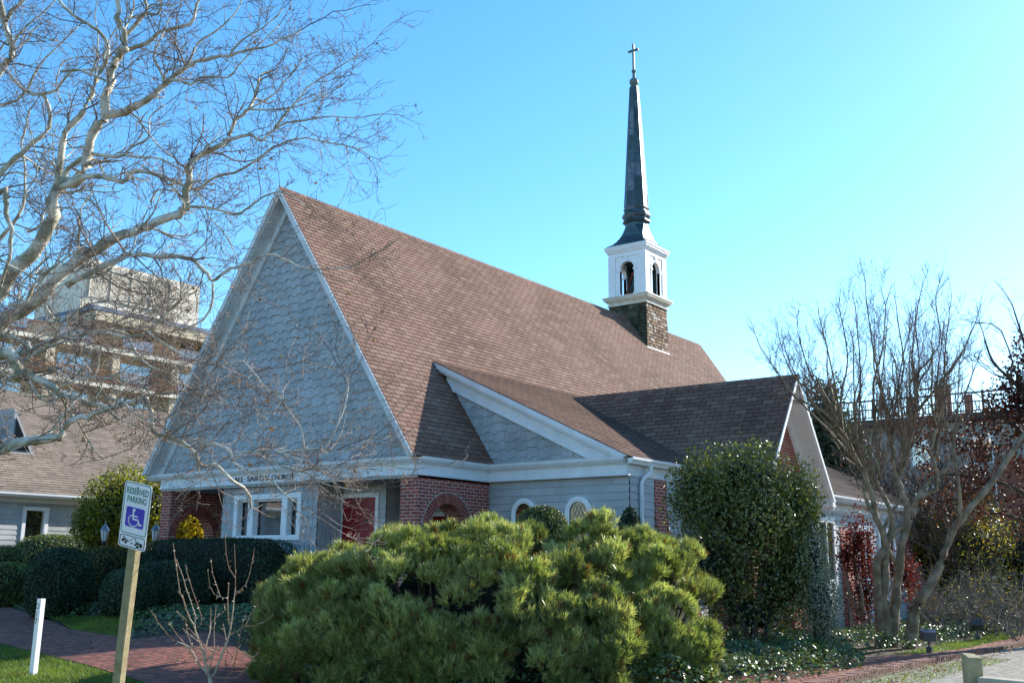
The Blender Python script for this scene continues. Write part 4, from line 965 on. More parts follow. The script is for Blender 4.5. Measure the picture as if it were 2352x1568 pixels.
cz_ = (1.62 + .55) / 2; clipped('box_hedge', 'long dark flat-topped hedge under the white triple window', 'hedge', np.array([(a[0] + b[0]) / 2, -.9, 1.28]), np.array([2.15, .62, .84]), M['yew'], 17000, .05, 7)
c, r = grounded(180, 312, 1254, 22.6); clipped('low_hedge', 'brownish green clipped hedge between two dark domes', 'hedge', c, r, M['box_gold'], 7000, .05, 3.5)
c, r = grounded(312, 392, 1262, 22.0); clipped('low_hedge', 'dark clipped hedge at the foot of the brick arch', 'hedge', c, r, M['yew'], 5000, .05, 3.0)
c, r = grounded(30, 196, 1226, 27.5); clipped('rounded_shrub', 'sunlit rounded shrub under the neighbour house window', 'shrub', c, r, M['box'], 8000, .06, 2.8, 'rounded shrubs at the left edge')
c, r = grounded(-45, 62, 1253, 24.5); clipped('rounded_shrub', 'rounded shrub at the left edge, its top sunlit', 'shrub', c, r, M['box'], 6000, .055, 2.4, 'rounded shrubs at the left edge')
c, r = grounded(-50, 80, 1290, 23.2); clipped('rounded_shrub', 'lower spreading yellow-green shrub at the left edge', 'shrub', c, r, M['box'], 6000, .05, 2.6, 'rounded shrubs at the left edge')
c, r = pxball(1182, 1306, 1160, 1300, 18.0); c[2] = at(1244, 1160, 18.)[2] - r[0] * .95; r[2] = r[0] * .95; clipped('rounded_shrub', 'glossy rounded shrub in front of the arched windows', 'shrub', c, r, M['holly'], 6000, .05, 2.1, wild=.8)
c, r = grounded(1405, 1492, 1160, 19.0); clipped('small_conifer', 'small dark bush beside the white downpipe', 'shrub', c, r, M['yew'], 5000, .05, 2.0, wild=1.)
def loose(name, label, cat_, balls, m, n, size, t_trunk=None, group=None, wild=.9, core=.62, lump=.14, shell=.4, aspect=2.0, stems=5, bark='bark', droop=0.):
    """shrub or small tree of leaf clouds: balls = [(centre, radii, share)]"""
    c0 = balls[0][0]; g = gz(c0[0], c0[1]); rt_ = root(name, (c0[0], c0[1], g), label, cat_, group)
    mb = MB(); Ps, Ns = [], []
    for c, r, s in balls:
        k = int(n * s); P, N = ell_pts(k, c, r, shell, g - .02, lump); Ps.append(P); Ns.append(N)
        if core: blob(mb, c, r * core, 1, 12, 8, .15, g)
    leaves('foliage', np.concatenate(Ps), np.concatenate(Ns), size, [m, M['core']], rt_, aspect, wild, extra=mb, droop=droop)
    st = MB()
    for k in range(stems):
        c, r, s = balls[k % len(balls)]; a = random.uniform(0, 6.28); b0 = np.array([c0[0] + random.uniform(-.18, .18), c0[1] + random.uniform(-.18, .18), g - .05]); e = c + r * np.array([math.cos(a), math.sin(a), .2]) * .6
        mid = (b0 + e) / 2 + np.array([random.uniform(-.15, .15), random.uniform(-.15, .15), .1]); st.tube([b0, (b0 * .6 + mid * .4), mid, e], [.055, .045, .035, .015], 7)
    st.build('stem', M[bark], rt_)
    return rt_
# bush behind the parking sign
B1 = pxball(192, 372, 1072, 1270, 31.5); B2 = pxball(165, 280, 1150, 1290, 31.0); B3 = pxball(315, 395, 1085, 1280, 31)
loose('glossy_bush', 'big glossy yellow-green bush behind the parking sign', 'bush', [(B1[0], B1[1], .5), (B2[0], B2[1], .28), (B3[0], B3[1], .22)], M['holly_y'], 15000, .10)
B1 = pxball(370, 530, 1110, 1310, 30.0); loose('golden_bush', 'golden leaved bush seen through the left brick arch', 'bush', [(B1[0], B1[1], 1.)], M['arch_leaf'], 9000, .09)
# big evergreen in front of the wing
B = [pxball(1556, 1872, 1040, 1330, 18.4), pxball(1600, 1815, 1012, 1190, 18.4), pxball(1600, 1740, 1230, 1440, 18.3), pxball(1740, 1885, 1150, 1400, 18.2), pxball(1538, 1660, 1038, 1230, 18.4), pxball(1780, 1890, 1062, 1260, 18.3), pxball(1590, 1860, 1330, 1480, 18.3), pxball(1556, 1720, 1170, 1400, 18.2), pxball(1690, 1884, 1230, 1450, 18.2)]
loose('evergreen_tree', 'big round glossy evergreen hiding the church wing', 'tree', [(b[0], b[1], s) for b, s in zip(B, (.32, .14, .05, .15, .10, .10, .04, .06, .09))], M['holly'], 29000, .072, core=.42, lump=.22, shell=.5, stems=6, bark='bark')
B1 = pxball(1835, 1930, 1290, 1475, 17.8); B2 = pxball(1825, 1905, 1195, 1360, 17.9); loose('pale_shrub', 'pale grey-green shrub at the foot of the big evergreen', 'shrub', [(B1[0], B1[1], .65), (B2[0], B2[1], .35)], M['varieg'], 9000, .042, core=.5, stems=4)
# far evergreens and backdrop
B1 = pxball(1850, 1945, 868, 1130, 44); B2 = pxball(1880, 2010, 960, 1180, 45); loose('dense_evergreen', 'dark evergreen tree rising behind the wing gable', 'tree', [(B1[0], B1[1], .5), (B2[0], B2[1], .5)], M['evergreen'], 9000, .20, lump=.25, shell=.7, core=.5, group='trees behind the wing')
B1 = pxball(2140, 2330, 1140, 1420, 30.5); B2 = pxball(2080, 2200, 1180, 1420, 31); loose('yellowing_shrub', 'yellowing leafy shrub beyond the crape myrtle', 'shrub', [(B1[0], B1[1], .6), (B2[0], B2[1], .4)], M['autumn'], 9000, .085, lump=.22, shell=.6, core=.5)
B1 = pxball(2280, 2480, 1180, 1420, 31); loose('yellowing_shrub', 'darker shrub at the right edge of the garden', 'shrub', [(B1[0], B1[1], 1.)], M['evergreen'], 6000, .09, lump=.2, shell=.5, core=.6)
fx = on_y(2120, 1380, 19.0); fn = root('board_fence', (8, 24, 0), 'dark brown board fence behind the thicket', 'fence')
for k, (x0, x1) in enumerate(((5.2, 8.2), (8.3, 11.3), (11.4, 14.4))):
    mb = MB()
    for j in range(20): x = x0 + (x1 - x0) * j / 20; mb.box((x, 23.9 + .01 * (j % 2), 0), (x + .14, 23.93 + .01 * (j % 2), 1.75 + random.uniform(-.02, .02)))
    mb.build('panel', M['bark'], fn)
# crimson maple by the low wing
B = [pxball(1932, 2010, 1165, 1330, 24.5), pxball(1915, 1975, 1230, 1320, 24.3), pxball(1940, 2035, 1280, 1430, 24.4), pxball(2040, 2115, 1260, 1380, 24.8)]
loose('japanese_maple', 'crimson leaved small maple against the low wing wall', 'tree', [(b[0], b[1], s) for b, s in zip(B, (.36, .12, .34, .18))], M['maple'], 4600, .062, core=0, lump=.3, shell=.9, stems=7, bark='greystem', aspect=1.3, wild=1.2)

# ------------------------------------------------------------------ dwarf pines in the foreground
def pine(name, label, prof, t0, half, ncl, seed, ulo, uhi):
    rg = np.random.default_rng(seed); us = [p[0] for p in prof]; vs = [p[1] for p in prof]
    um = (ulo + uhi) / 2; c0 = at(um, 1300, t0); rt_ = root(name, (c0[0], c0[1], 0), label, 'pine shrub', 'dwarf pines in front of the church')
    TP, TD, TR, CT_ = [], [], [], []; core = MB(); st = MB()
    hub = [at(u, 1300, t0) for u in np.linspace(ulo + (240 if uhi - ulo > 500 else 130), uhi - 130, max(2, int((uhi - ulo) / 180)))]
    fh = np.array([CF[0], CF[1], 0]); fh /= np.linalg.norm(fh)
    for i in range(ncl):
        u = rg.uniform(ulo, uhi); th = math.radians(rg.uniform(3, 118) if rg.random() < .78 else rg.uniform(2, 26)); q = -math.cos(th)
        H = 1.6 + (1300 - np.interp(u, us, vs)) * t0 / 2400
        lim = 1.0 if abs(q) < .99 else .1
        e = math.sqrt(max(0, 1 - min(1, (2 * (u - ulo) / (uhi - ulo) - 1) ** 2) * .0))
        z = H * math.sin(th) ** .75 * rg.uniform(.78, 1.0)
        hw_ = half * (0.55 + .45 * min(1, H / 2.2)); t = t0 + q * hw_
        P0 = at(u + (t - t0) * 0, 1300, t); R = rg.uniform(.13, .29); g = gz(P0[0], P0[1])
        P0[2] = max(z - R * .75, g + rg.uniform(.06, .26))
        out = unit(np.array([CR[0] * (2 * (u - ulo) / (uhi - ulo) - 1) * .7 + fh[0] * q * .9, CR[1] * (2 * (u - ulo) / (uhi - ulo) - 1) * .7 + fh[1] * q * .9, .75]))
        n = int(14 + 38 * (R / .22) ** 2); d = unit(rg.normal(0, 1, (n * 3, 3)) + out * .9); d = d[(d @ out) > -.15][:n]
        TP.append(P0 + d * np.array([1.15, 1.15, .8]) * R * rg.uniform(.6, 1.05, (len(d), 1))); TD.append(unit(d * .75 + np.array([0, 0, .95]) + rg.normal(0, .25, (len(d), 3)))); TR.append(rg.uniform(.65, 1.25, len(d))); CT_.append(np.full(len(d), rg.random()))
        hb = min(hub, key=lambda h: abs(h[0] - P0[0]) + abs(h[1] - P0[1])); b0 = np.array([hb[0] + rg.normal(0, .1), hb[1] + rg.normal(0, .1), gz(hb[0], hb[1]) - .05]); m1 = b0 * .5 + P0 * .5 + np.array([rg.normal(0, .12), rg.normal(0, .12), -.12])
        st.tube([b0, b0 * .7 + m1 * .3, m1, P0 * .7 + m1 * .3, P0], [.04, .034, .025, .018, .009], 5)
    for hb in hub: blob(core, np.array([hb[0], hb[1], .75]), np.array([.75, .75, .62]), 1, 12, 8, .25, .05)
    TP = np.concatenate(TP); TD = np.concatenate(TD); TR = np.concatenate(TR); CT = np.concatenate(CT_); K = 26; n = len(TP)
    D = unit(TD[:, None, :] + rg.normal(0, .38, (n, K, 3))); L = (.10 * TR)[:, None] * rg.uniform(.7, 1.15, (n, K))
    B = TP[:, None, :] - TD[:, None, :] * rg.uniform(0, .09, (n, K))[..., None]; w = .0042
    side = unit(np.cross(D, rg.normal(0, 1, (n, K, 3)))) * w; T = B + D * L[..., None]
    V = np.stack([B - side, B + side, T + side * .3, T - side * .3], 2).reshape(-1, 3); F = np.arange(len(V)); nf = n * K
    tuft = rg.random(n); tn = np.clip(.40 * np.repeat(CT, K) + .25 * np.repeat(tuft, K) + .42 * rg.random(nf), 0, 1); mi = np.zeros(nf, np.int32); mi[np.repeat(rg.random(n) < .055, K)] = 2
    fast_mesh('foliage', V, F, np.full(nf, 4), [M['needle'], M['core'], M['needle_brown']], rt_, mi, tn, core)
    st.build('stem', M['bark'], rt_)
profA = [(575, 1430), (600, 1390), (650, 1300), (700, 1268), (740, 1262), (790, 1245), (840, 1240), (880, 1215), (920, 1198), (1000, 1192), (1060, 1194), (1100, 1172), (1190, 1165), (1230, 1205), (1300, 1230), (1380, 1250), (1440, 1275)]
pine('dwarf_pine', 'broad bushy pine in front of the brick arch, the larger of two', profA, 15.1, 1.9, 305, 11, 605, 1430)
profB = [(1270, 1260), (1310, 1205), (1350, 1175), (1385, 1155), (1430, 1178), (1500, 1190), (1560, 1212), (1595, 1240), (1620, 1330), (1640, 1400), (1655, 1480)]
pine('dwarf_pine', 'bushy pine on the right, touching the big evergreen', profB, 15.7, 1.7, 145, 12, 1285, 1612)
c = at(660, 1340, 14.2); 
# ------------------------------------------------------------------ bare trees
def frame(d):
    a = np.cross(d, [0, 0, 1.]); 
    if np.linalg.norm(a) < .1: a = np.cross(d, [1, 0, 0.])
    a = a / np.linalg.norm(a); return a, np.cross(a, d)
def grow(mbs, p, d, L, r, lvl, rg, maxl, up=.1, zig=.22, dens=(0, 6., 8., 9.), lens=(0, .5, .5, .5), ang=(35, 65), rmin=.0028):
    """a kinked twig with its own side twigs; mbs = (thick mesh, twig mesh)"""
    seg = max(3, int(L / (.16 if lvl < 2 else .08))); seg = min(seg, 9); pts = [np.array(p, float)]; dd = np.array(d, float)
    for i in range(seg):
        dd = unit(dd + rg.normal(0, zig, 3) + np.array([0, 0, up])); pts.append(pts[-1] + dd * L / seg)
    rad = np.linspace(r, max(r * .42, rmin * .8), len(pts)); mb = mbs[0] if r > .014 else mbs[1]
    mb.tube(pts, rad, 6 if r > .03 else (4 if r > .008 else 3), 0, rg.random(), cap=False)
    if lvl >= maxl: return
    n = max(2, rg.poisson(L * dens[lvl]))
    for k in range(n):
        f = rg.uniform(.15, 1.0); x = f * seg; i = min(int(x), seg - 1); q = pts[i] + (pts[i + 1] - pts[i]) * (x - i); dr = unit(pts[i + 1] - pts[i]); a, b = frame(dr)
        th = rg.uniform(0, 6.283); al = math.radians(rg.uniform(*ang)); nd = dr * math.cos(al) + (a * math.cos(th) + b * math.sin(th)) * math.sin(al)
        grow(mbs, q, nd, L * lens[lvl] * rg.uniform(.55, 1.25) * (1.15 - .5 * f), max(rmin, min(r * .6, rad[i] * .62)), lvl + 1, rg, maxl, up, zig, dens, lens, ang, rmin)
def limb(mbs, P, w0, w1, rg, sub=1, dens=5., Ls=(.45, 1.0), up=.08, maxl=3, n=8, sm_=2, gd=(0, 6., 8., 9.), spread=(35, 70), zig=.22, wsc=1.):
    """a traced limb: P = [(u,v,t)], pixel widths w0..w1 turned into real radii, then side twigs"""
    Q = [at(*p) for p in P]
    pts = [Q[0]]
    for i in range(len(Q) - 1):          # smooth by Catmull-Rom
        p0_, p1_, p2_, p3_ = Q[max(i - 1, 0)], Q[i], Q[i + 1], Q[min(i + 2, len(Q) - 1)]
        for k in range(1, sm_ + 1):
            x = k / sm_; pts.append(.5 * ((2 * p1_) + (-p0_ + p2_) * x + (2 * p0_ - 5 * p1_ + 4 * p2_ - p3_) * x ** 2 + (-p0_ + 3 * p1_ - 3 * p2_ + p3_) * x ** 3))
    pts = [p + rg.normal(0, .0005, 3) * w0 * (0 < i < len(pts) - 1) for i, p in enumerate(pts)]
    m = len(pts); w0, w1 = w0 * wsc, w1 * wsc; t_ = np.array([P[min(i // sm_, len(P) - 1)][2] for i in range(m)]); rad = (w1 + (w0 - w1) * (1 - np.linspace(0, 1, m)) ** 1.3) / 2 * t_ / 2400 * (1 + .06 * rg.normal(0, 1, m)).clip(.8, 1.2)
    mbs[0].tube(pts, rad, n, 0, rg.random())
    if not sub: return
    seglen = [np.linalg.norm(pts[i + 1] - pts[i]) for i in range(m - 1)]; tot = sum(seglen)
    for k in range(max(2, int(tot * dens))):
        x = tot * (rg.uniform(.06, 1.0)); i = 0
        while i < m - 2 and x > seglen[i]: x -= seglen[i]; i += 1
        q = pts[i] + (pts[i + 1] - pts[i]) * min(1, x / seglen[i]); dr = unit(pts[i + 1] - pts[i]); a, b = frame(dr); th = rg.uniform(0, 6.283); al = math.radians(rg.uniform(*spread))
        nd = unit(dr * math.cos(al) + (a * math.cos(th) + b * math.sin(th)) * math.sin(al)); Lx = rg.uniform(*Ls)
        grow(mbs, q, nd, Lx, min(.016, max(.006, rad[i] * .4)) * (Lx / Ls[1]) ** .5, 1, rg, maxl, up, zig, gd)
    dr = unit(pts[-1] - pts[-2]); grow(mbs, pts[-1], dr, rg.uniform(*Ls), max(rad[-1] * .9, .005), 1, rg, maxl, up, zig, gd)
# sycamore: trunk just outside the frame on the left, limbs reaching across
rg = np.random.default_rng(5)
T0 = 13.0
g0 = at(-330, 1300, T0); gb = np.array([g0[0], g0[1], gz(g0[0], g0[1])])
syc = root('sycamore_tree', tuple(gb), 'bare sycamore with mottled white limbs reaching in from the left', 'tree')
thick, twig = MB(), MB(); mbs = (thick, twig)
hub = at(-300, 1080, T0); hub2 = at(-190, 820, T0)
thick.tube([gb - [0, 0, .2], gb + [0, 0, .8], (gb + hub) / 2 + [0.05, 0, 0.1], hub, (hub + hub2) / 2, hub2], [.34, .29, .26, .24, .20, .16], 12)
def px(L, t): return [(u, v, t + dt) for u, v, dt in [(p + (0,))[:3] if len(p) == 2 else p for p in L]]
LIMBS = [  # points (u,v[,dt]), depth, widths
 ([(-190, 820), (-60, 790), (24, 731), (102, 673), (170, 601), (240, 557), (300, 530), (357, 513), (408, 489), (428, 472), (436, 420), (438, 367), (475, 350), (510, 333), (530, 305), (540, 270), (571, 251)], 13.0, 40, 9, 4.0),
 ([(-190, 820), (-40, 700), (50, 600), (110, 520), (126, 435), (190, 401), (207, 323), (238, 272), (251, 204), (258, 163), (275, 130), (289, 112), (285, 82), (270, 41), (268, -10)], 13.6, 44, 12, 2.2),
 ([(245, 262), (289, 256), (326, 234), (357, 218), (377, 190), (432, 153), (462, 139), (527, 126), (580, 113), (629, 100), (690, 70)], 13.6, 24, 4, 3.6),
 ([(377, 190), (366, 160), (354, 130), (362, 105), (374, 78), (390, 40)], 13.5, 9, 4, 3.6),
 ([(378, 188), (410, 184), (438, 194), (462, 177), (523, 177), (548, 152), (584, 112), (640, 60)], 13.3, 9, 3, 3.8),
 ([(289, 116), (340, 99), (367, 75), (435, 54), (452, 10), (470, -30)], 13.8, 13, 6, 3.2),
 ([(285, 84), (333, 27), (328, -10)], 13.8, 12, 8, 2.8), ([(333, 30), (360, 34), (370, 10), (362, -12)], 13.6, 7, 4, 2.4),
 ([(126, 437), (136, 374), (150, 306), (183, 265), (204, 231), (221, 183), (248, 126), (235, 80), (200, 55), (150, 20), (130, -10)], 14.2, 21, 6, 3.0),
 ([(141, 420), (160, 384), (190, 363)], 13.7, 17, 12, 1.5),
 ([(-190, 700), (-60, 520), (0, 401), (51, 350), (112, 292), (105, 224), (88, 217), (51, 204), (20, 170)], 14.4, 20, 6, 2.6), ([(92, 216), (129, 207), (163, 166), (215, 158), (251, 146), (300, 160)], 14.4, 8, 3, 3.6),
 ([(-120, 330), (0, 163), (27, 129), (14, 68), (2, 10)], 14.8, 20, 14, 2.6), ([(14, 50), (30, 25), (60, -6)], 14.8, 12, 8, 2.), ([(24, 110), (60, 60), (110, 20), (140, -20)], 14.6, 6, 3, 4.),
 ([(-160, 620), (0, 442), (14, 476), (24, 527), (20, 600)], 12.6, 18, 10, 2.5),
 ([(139, 430), (211, 404), (282, 418), (302, 394), (333, 394), (384, 408), (449, 435), (493, 408), (561, 387), (629, 340), (680, 319), (758, 326), (830, 345)], 13.2, 17, 3, 4.6),
 ([(211, 353), (265, 360), (289, 357), (343, 364), (374, 367), (430, 400)], 13.4, 11, 4, 4.2), ([(283, 358), (300, 340), (340, 316), (344, 270), (380, 240)], 13.3, 6, 3, 4.2),
 ([(520, 325), (574, 309), (601, 323), (629, 296), (676, 279), (748, 268), (796, 270), (880, 262)], 12.9, 10, 2.6, 5.2),
 ([(629, 296), (655, 262), (690, 225), (703, 204), (750, 172), (796, 143), (830, 120)], 12.9, 6, 2.4, 5.2), ([(571, 251), (610, 230), (640, 205), (700, 130)], 13., 6, 2.4, 5.),
 ([(571, 251), (625, 252), (700, 240), (780, 200)], 13., 6, 2.4, 5.), 
 ([(428, 474), (493, 479), (540, 493), (578, 472), (605, 452), (650, 440), (700, 470)], 12.6, 8, 3, 4.8), ([(449, 440), (470, 470), (480, 500), (520, 540), (545, 600)], 12.5, 6, 2.5, 4.5),
 ([(153, 656), (238, 612), (292, 588), (333, 585), (411, 591), (438, 598), (470, 625), (489, 645), (520, 622), (557, 608), (618, 585), (663, 598), (703, 618), (796, 615), (850, 590)], 12.2, 17, 3, 4.6),
 ([(438, 598), (470, 590), (474, 560)], 12.2, 6, 3, 4.), ([(489, 650), (486, 700), (466, 734), (420, 760), (390, 800)], 12.2, 7, 3, 4.6),
 ([(-120, 840), (34, 816), (112, 785), (190, 765), (217, 761), (296, 775), (340, 761), (400, 700), (416, 680), (414, 640)], 12.0, 16, 4, 4.8), ([(34, 816), (70, 800), (30, 775), (-20, 760)], 12.0, 16, 10, 1.5),
 ([(-160, 900), (0, 812), (34, 832), (40, 865), (51, 856), (102, 877), (143, 901), (190, 921), (245, 935), (290, 930), (306, 931), (340, 917), (400, 900)], 11.6, 36, 5, 4.6),
 ([(112, 845), (143, 858), (180, 872), (240, 868), (300, 880), (360, 900)], 11.7, 8, 3, 4.8), ([(40, 850), (80, 812), (120, 795)], 11.8, 12, 8, 2.),
 ([(-300, 1080), (-120, 1055), (0, 1033), (68, 1009), (130, 1002), (148, 985), (190, 958), (221, 951), (272, 934), (310, 920), (330, 912)], 11.2, 34, 7, 3.6),
 ([(330, 912), (340, 930), (347, 945), (353, 992), (398, 1006), (425, 1020), (448, 1045), (462, 1069), (489, 1066), (510, 1079), (533, 1103)], 11.3, 14, 9, 5.4),
 ([(459, 1019), (493, 1019), (530, 1036), (534, 1056), (558, 1040), (584, 1036), (646, 1033), (748, 1030), (796, 1036), (860, 1000)], 11.1, 9, 3, 6.),
 ([(584, 1036), (620, 1060), (660, 1075), (700, 1085), (745, 1110), (790, 1120), (830, 1125)], 10.9, 6, 2.4, 5.6), ([(748, 1030), (770, 985), (790, 940), (800, 890), (795, 860)], 11.2, 5, 2.2, 5.), ([(700, 1032), (690, 980), (655, 930), (650, 895)], 11.3, 4, 2.2, 5.),
 ([(634, 1034), (700, 1060), (760, 1080), (850, 1060), (915, 1075)], 10.9, 5, 2.2, 5.), ([(533, 1060), (570, 1080), (620, 1100), (650, 1130), (690, 1160), (745, 1195)], 10.8, 5, 2.2, 4.6),
 ([(340, 761), (380, 790), (430, 820), (500, 840), (560, 830), (600, 880)], 11.9, 7, 3, 5.), ([(296, 775), (330, 830), (390, 860), (450, 900), (520, 930)], 11.8, 6, 3, 5.), ([(102, 700), (140, 740), (200, 700), (270, 690), (330, 700)], 12.4, 8, 3, 4.6), ([(240, 935), (270, 960), (330, 990), (300, 1030)], 11.4, 6, 3, 4.5),
 ([(20, 700), (60, 690), (90, 640), (140, 600), (200, 560), (190, 520)], 12.0, 12, 4, 4.2), ([(-100, 600), (-20, 560), (40, 500), (60, 420), (50, 330), (70, 250)], 14.6, 14, 4, 3.6), ([(-60, 250), (40, 230), (90, 150), (130, 110), (180, 60)], 15.2, 9, 3, 4.4), ([(430, 153), (455, 100), (500, 70), (540, 30), (560, -10)], 13.8, 6, 3, 4.4), ([(527, 126), (560, 90), (610, 60), (650, 20)], 13.5, 5, 2.4, 5.),
]
for k in range(26):        # more crooked boughs low on the left
    u = rg.uniform(-120, 330); v = rg.uniform(640, 980); L_ = [(u, v)]; a = rg.uniform(-.9, .7)
    for i in range(5): a = a * .6 + rg.normal(0, .6); u += 38 * math.cos(a); v += 34 * math.sin(a); L_.append((u, v))
    LIMBS.append((L_, rg.uniform(10.8, 14.), rg.uniform(3, 6), 2.2, 4.4))
for k in range(16):        # and high on the left
    u = rg.uniform(-120, 380); v = rg.uniform(40, 560); L_ = [(u, v)]; a = rg.uniform(-1.8, -.2)
    for i in range(5): a = a * .8 + rg.normal(0, .5) - .1; u += 34 * math.cos(a); v += 34 * math.sin(a); L_.append((u, v))
    LIMBS.append((L_, rg.uniform(12.5, 15.5), rg.uniform(4, 7), 2.4, 4.0))
for P, t, w0, w1, den in LIMBS:
    limb(mbs, px(P, t), w0, w1, rg, 1, den * 1.75, (.3, 1.0), .05, 3, 9 if w0 > 12 else 6, 3, (0, 7.0, 8.5), zig=.26, wsc=.88 if w0 > 8 else .95)
thick.build('trunk', M['bark_syc'], syc, smooth=True)
twig.build('twigs', M['twig_syc'], syc)
P = np.array(twig.v)[rg.integers(0, len(twig.v), 260)]; leaves('dead_leaves', P + [0, 0, -.03], rg.normal(0, 1, (len(P), 3)), .05, M['litter'], syc, 1.5)

# crape myrtle by the low wing
rg = np.random.default_rng(8); TC = 22.0
g0 = at(2040, 1300, TC); crp = root('crape_myrtle', (g0[0], g0[1], gz(g0[0], g0[1])), 'bare multi-stemmed crape myrtle beside the low wing', 'tree')
thick, twig = MB(), MB(); mbs = (thick, twig)
for P, w0, w1, den in [
 ([(2024, 1545), (2021, 1450), (2018, 1375), (2014, 1300), (2026, 1265), (2059, 1218), (2089, 1195), (2100, 1160), (2120, 1120), (2150, 1095)], 27, 10, .6),
 ([(2037, 1545), (2038, 1450), (2031, 1375), (2031, 1300), (2036, 1252), (2014, 1188), (2001, 1137), (1974, 1069), (1950, 1020), (1920, 960)], 25, 8, 1.),
 ([(2052, 1545), (2053, 1450), (2059, 1375), (2065, 1307), (2079, 1225), (2086, 1180), (2079, 1147), (2060, 1100), (2050, 1040), (2040, 980)], 27, 9, 1.),
 ([(2086, 1180), (2100, 1150), (2135, 1128), (2150, 1125), (2152, 1090), (2140, 1040), (2150, 980)], 15, 7, 1.),
 ([(2036, 1252), (2050, 1200), (2035, 1150), (2010, 1100), (2000, 1040), (1985, 980)], 14, 6, 1.2), ([(2014, 1188), (1990, 1150), (1985, 1100), (2005, 1020), (2010, 960)], 10, 6, 1.2), ([(2060, 1100), (2085, 1050), (2090, 980), (2105, 900)], 10, 5, 1.5),
 ([(2065, 1307), (2030, 1230), (2045, 1180), (2070, 1140), (2065, 1080), (2110, 1000)], 10, 5, 1.4)]:
    limb(mbs, [(u, v, TC) for u, v in P], w0, w1, rg, 1, den, (.5, 1.), .25, 2, 9, 3, (0, 4, 5), (20, 45), .12)
tops = [(1748, 800, .8), (1800, 815, .5), (1835, 775, 0), (1885, 740, -.4), (1930, 720, .5), (1965, 705, 0), (1990, 690, .6), (2035, 698, -.5), (2060, 720, .3), (2110, 690, -.3), (2150, 700, .4), (2180, 725, 0), (2215, 800, -.5), (2240, 840, .4), (1900, 800, .8), (2010, 760, -.8), (2080, 790, .9), (2140, 780, -.9), (1960, 790, -.7), (2190, 880, .8), (1850, 880, -.6), (1980, 850, .6), (2100, 850, .2), (2050, 860, -.2)]
tops += [(rg.uniform(1800, 2240), rg.uniform(740, 930), rg.uniform(-1, 1)) for _ in range(14)]
feet = [(1950, 1020), (1920, 960), (1985, 980), (2010, 960), (2040, 980), (2105, 900), (2150, 980), (2110, 1000), (1974, 1069), (2001, 1130), (2050, 1040), (2100, 950), (2150, 1050), (1938, 1000), (2065, 1095), (2085, 1040), (1990, 1100), (2020, 1100)]
for u, v, dt in tops:
    f = min(feet, key=lambda q: abs(q[0] - u) * 1.1 + rg.uniform(0, 150)); dx = u - f[0]
    limb(mbs, [(f[0], f[1], TC), (f[0] + dx * .30 + rg.normal(0, 8), f[1] + (v - f[1]) * .3, TC + dt * .4), (f[0] + dx * .7 + rg.normal(0, 9), f[1] + (v - f[1]) * .62, TC + dt * .8), (u, v, TC + dt)], 7, 2.6, rg, 1, 6.5, (.35, .95), .24, 3, 5, 3, (0, 6.5, 7), (20, 50), .16)
limb(mbs, [(2090, 1510, 21.6), (2096, 1426, 21.6), (2113, 1381, 21.6), (2140, 1341, 21.6), (2167, 1273, 21.6), (2195, 1205, 21.6), (2252, 1137, 21.6), (2303, 1069, 21.7), (2337, 1018, 21.7), (2380, 960, 21.8)], 30, 10, rg, 1, 1.6, (.5, 1.2), .25, 3, 9, 3, (0, 4, 5), (25, 50), .14)
limb(mbs, [(2182, 1245, 21.6), (2205, 1180, 21.5), (2200, 1100, 21.4), (2190, 1020, 21.4), (2200, 940, 21.4)], 11, 5, rg, 1, 3, (.5, 1.1), .25, 3, 7, 3, (0, 4, 5), (20, 45), .14)
thick.build('trunk', M['bark_crape'], crp, smooth=True); twig.build('twigs', M['twig_crape'], crp)

# red-leaved oak at the right edge
rg = np.random.default_rng(9); TO = 23.; g0 = at(2440, 1300, TO); oak = root('red_oak', (g0[0], g0[1], 0), 'oak holding dry reddish brown leaves at the right edge', 'tree')
thick, twig = MB(), MB(); mbs = (thick, twig)
for P, w0, w1 in [([(2440, 1500), (2440, 1250), (2430, 1050), (2420, 900), (2400, 750)], 50, 14), ([(2438, 1150), (2390, 1050), (2330, 980), (2270, 930)], 18, 5), ([(2432, 1050), (2380, 950), (2330, 880), (2280, 830), (2262, 780)], 14, 4), ([(2436, 1200), (2350, 1130), (2270, 1100), (2180, 1090)], 16, 5), ([(2420, 900), (2370, 840), (2345, 760), (2325, 700)], 10, 3), ([(2438, 1240), (2340, 1190), (2250, 1175), (2170, 1160)], 12, 4), ([(2425, 960), (2350, 900), (2300, 760), (2240, 740)], 7, 2)]:
    limb(mbs, [(u, v, TO + rg.normal(0, .3)) for u, v in P], w0, w1, rg, 1, 3., (.5, 1.1), .12, 3, 7, 3, (0, 4, 5), (25, 55), .16)
thick.build('trunk', M['bark'], oak, smooth=True); twig.build('twigs', M['twig_crape'], oak)
PP = []
for (u0, u1, v0, v1, n) in ((2060, 2200, 960, 1090, 500), (2180, 2320, 950, 1080, 700), (2270, 2440, 830, 1010, 1500), (2320, 2450, 760, 900, 1100), (2290, 2400, 850, 960, 900), (2290, 2460, 960, 1150, 1200), (2170, 2330, 1040, 1200, 800), (2110, 2240, 1110, 1210, 300), (2300, 2480, 1100, 1260, 900), (2240, 2330, 900, 1010, 260), (2395, 2500, 800, 1150, 700)):
    c, r = pxball(u0, u1, v0, v1, TO); k = np.array([rg.normal(0, 1, 3) for _ in range(n // 16)]); k = c + unit(k) * r * (rg.random((len(k), 1)) ** .45)
    PP.append((k[:, None] + rg.normal(0, .11, (len(k), 16, 3))).reshape(-1, 3))
PP = np.concatenate(PP); leaves('foliage', PP, rg.normal(0, 1, PP.shape), .085, M['oak'], oak, 1.5, 1., droop=.6)
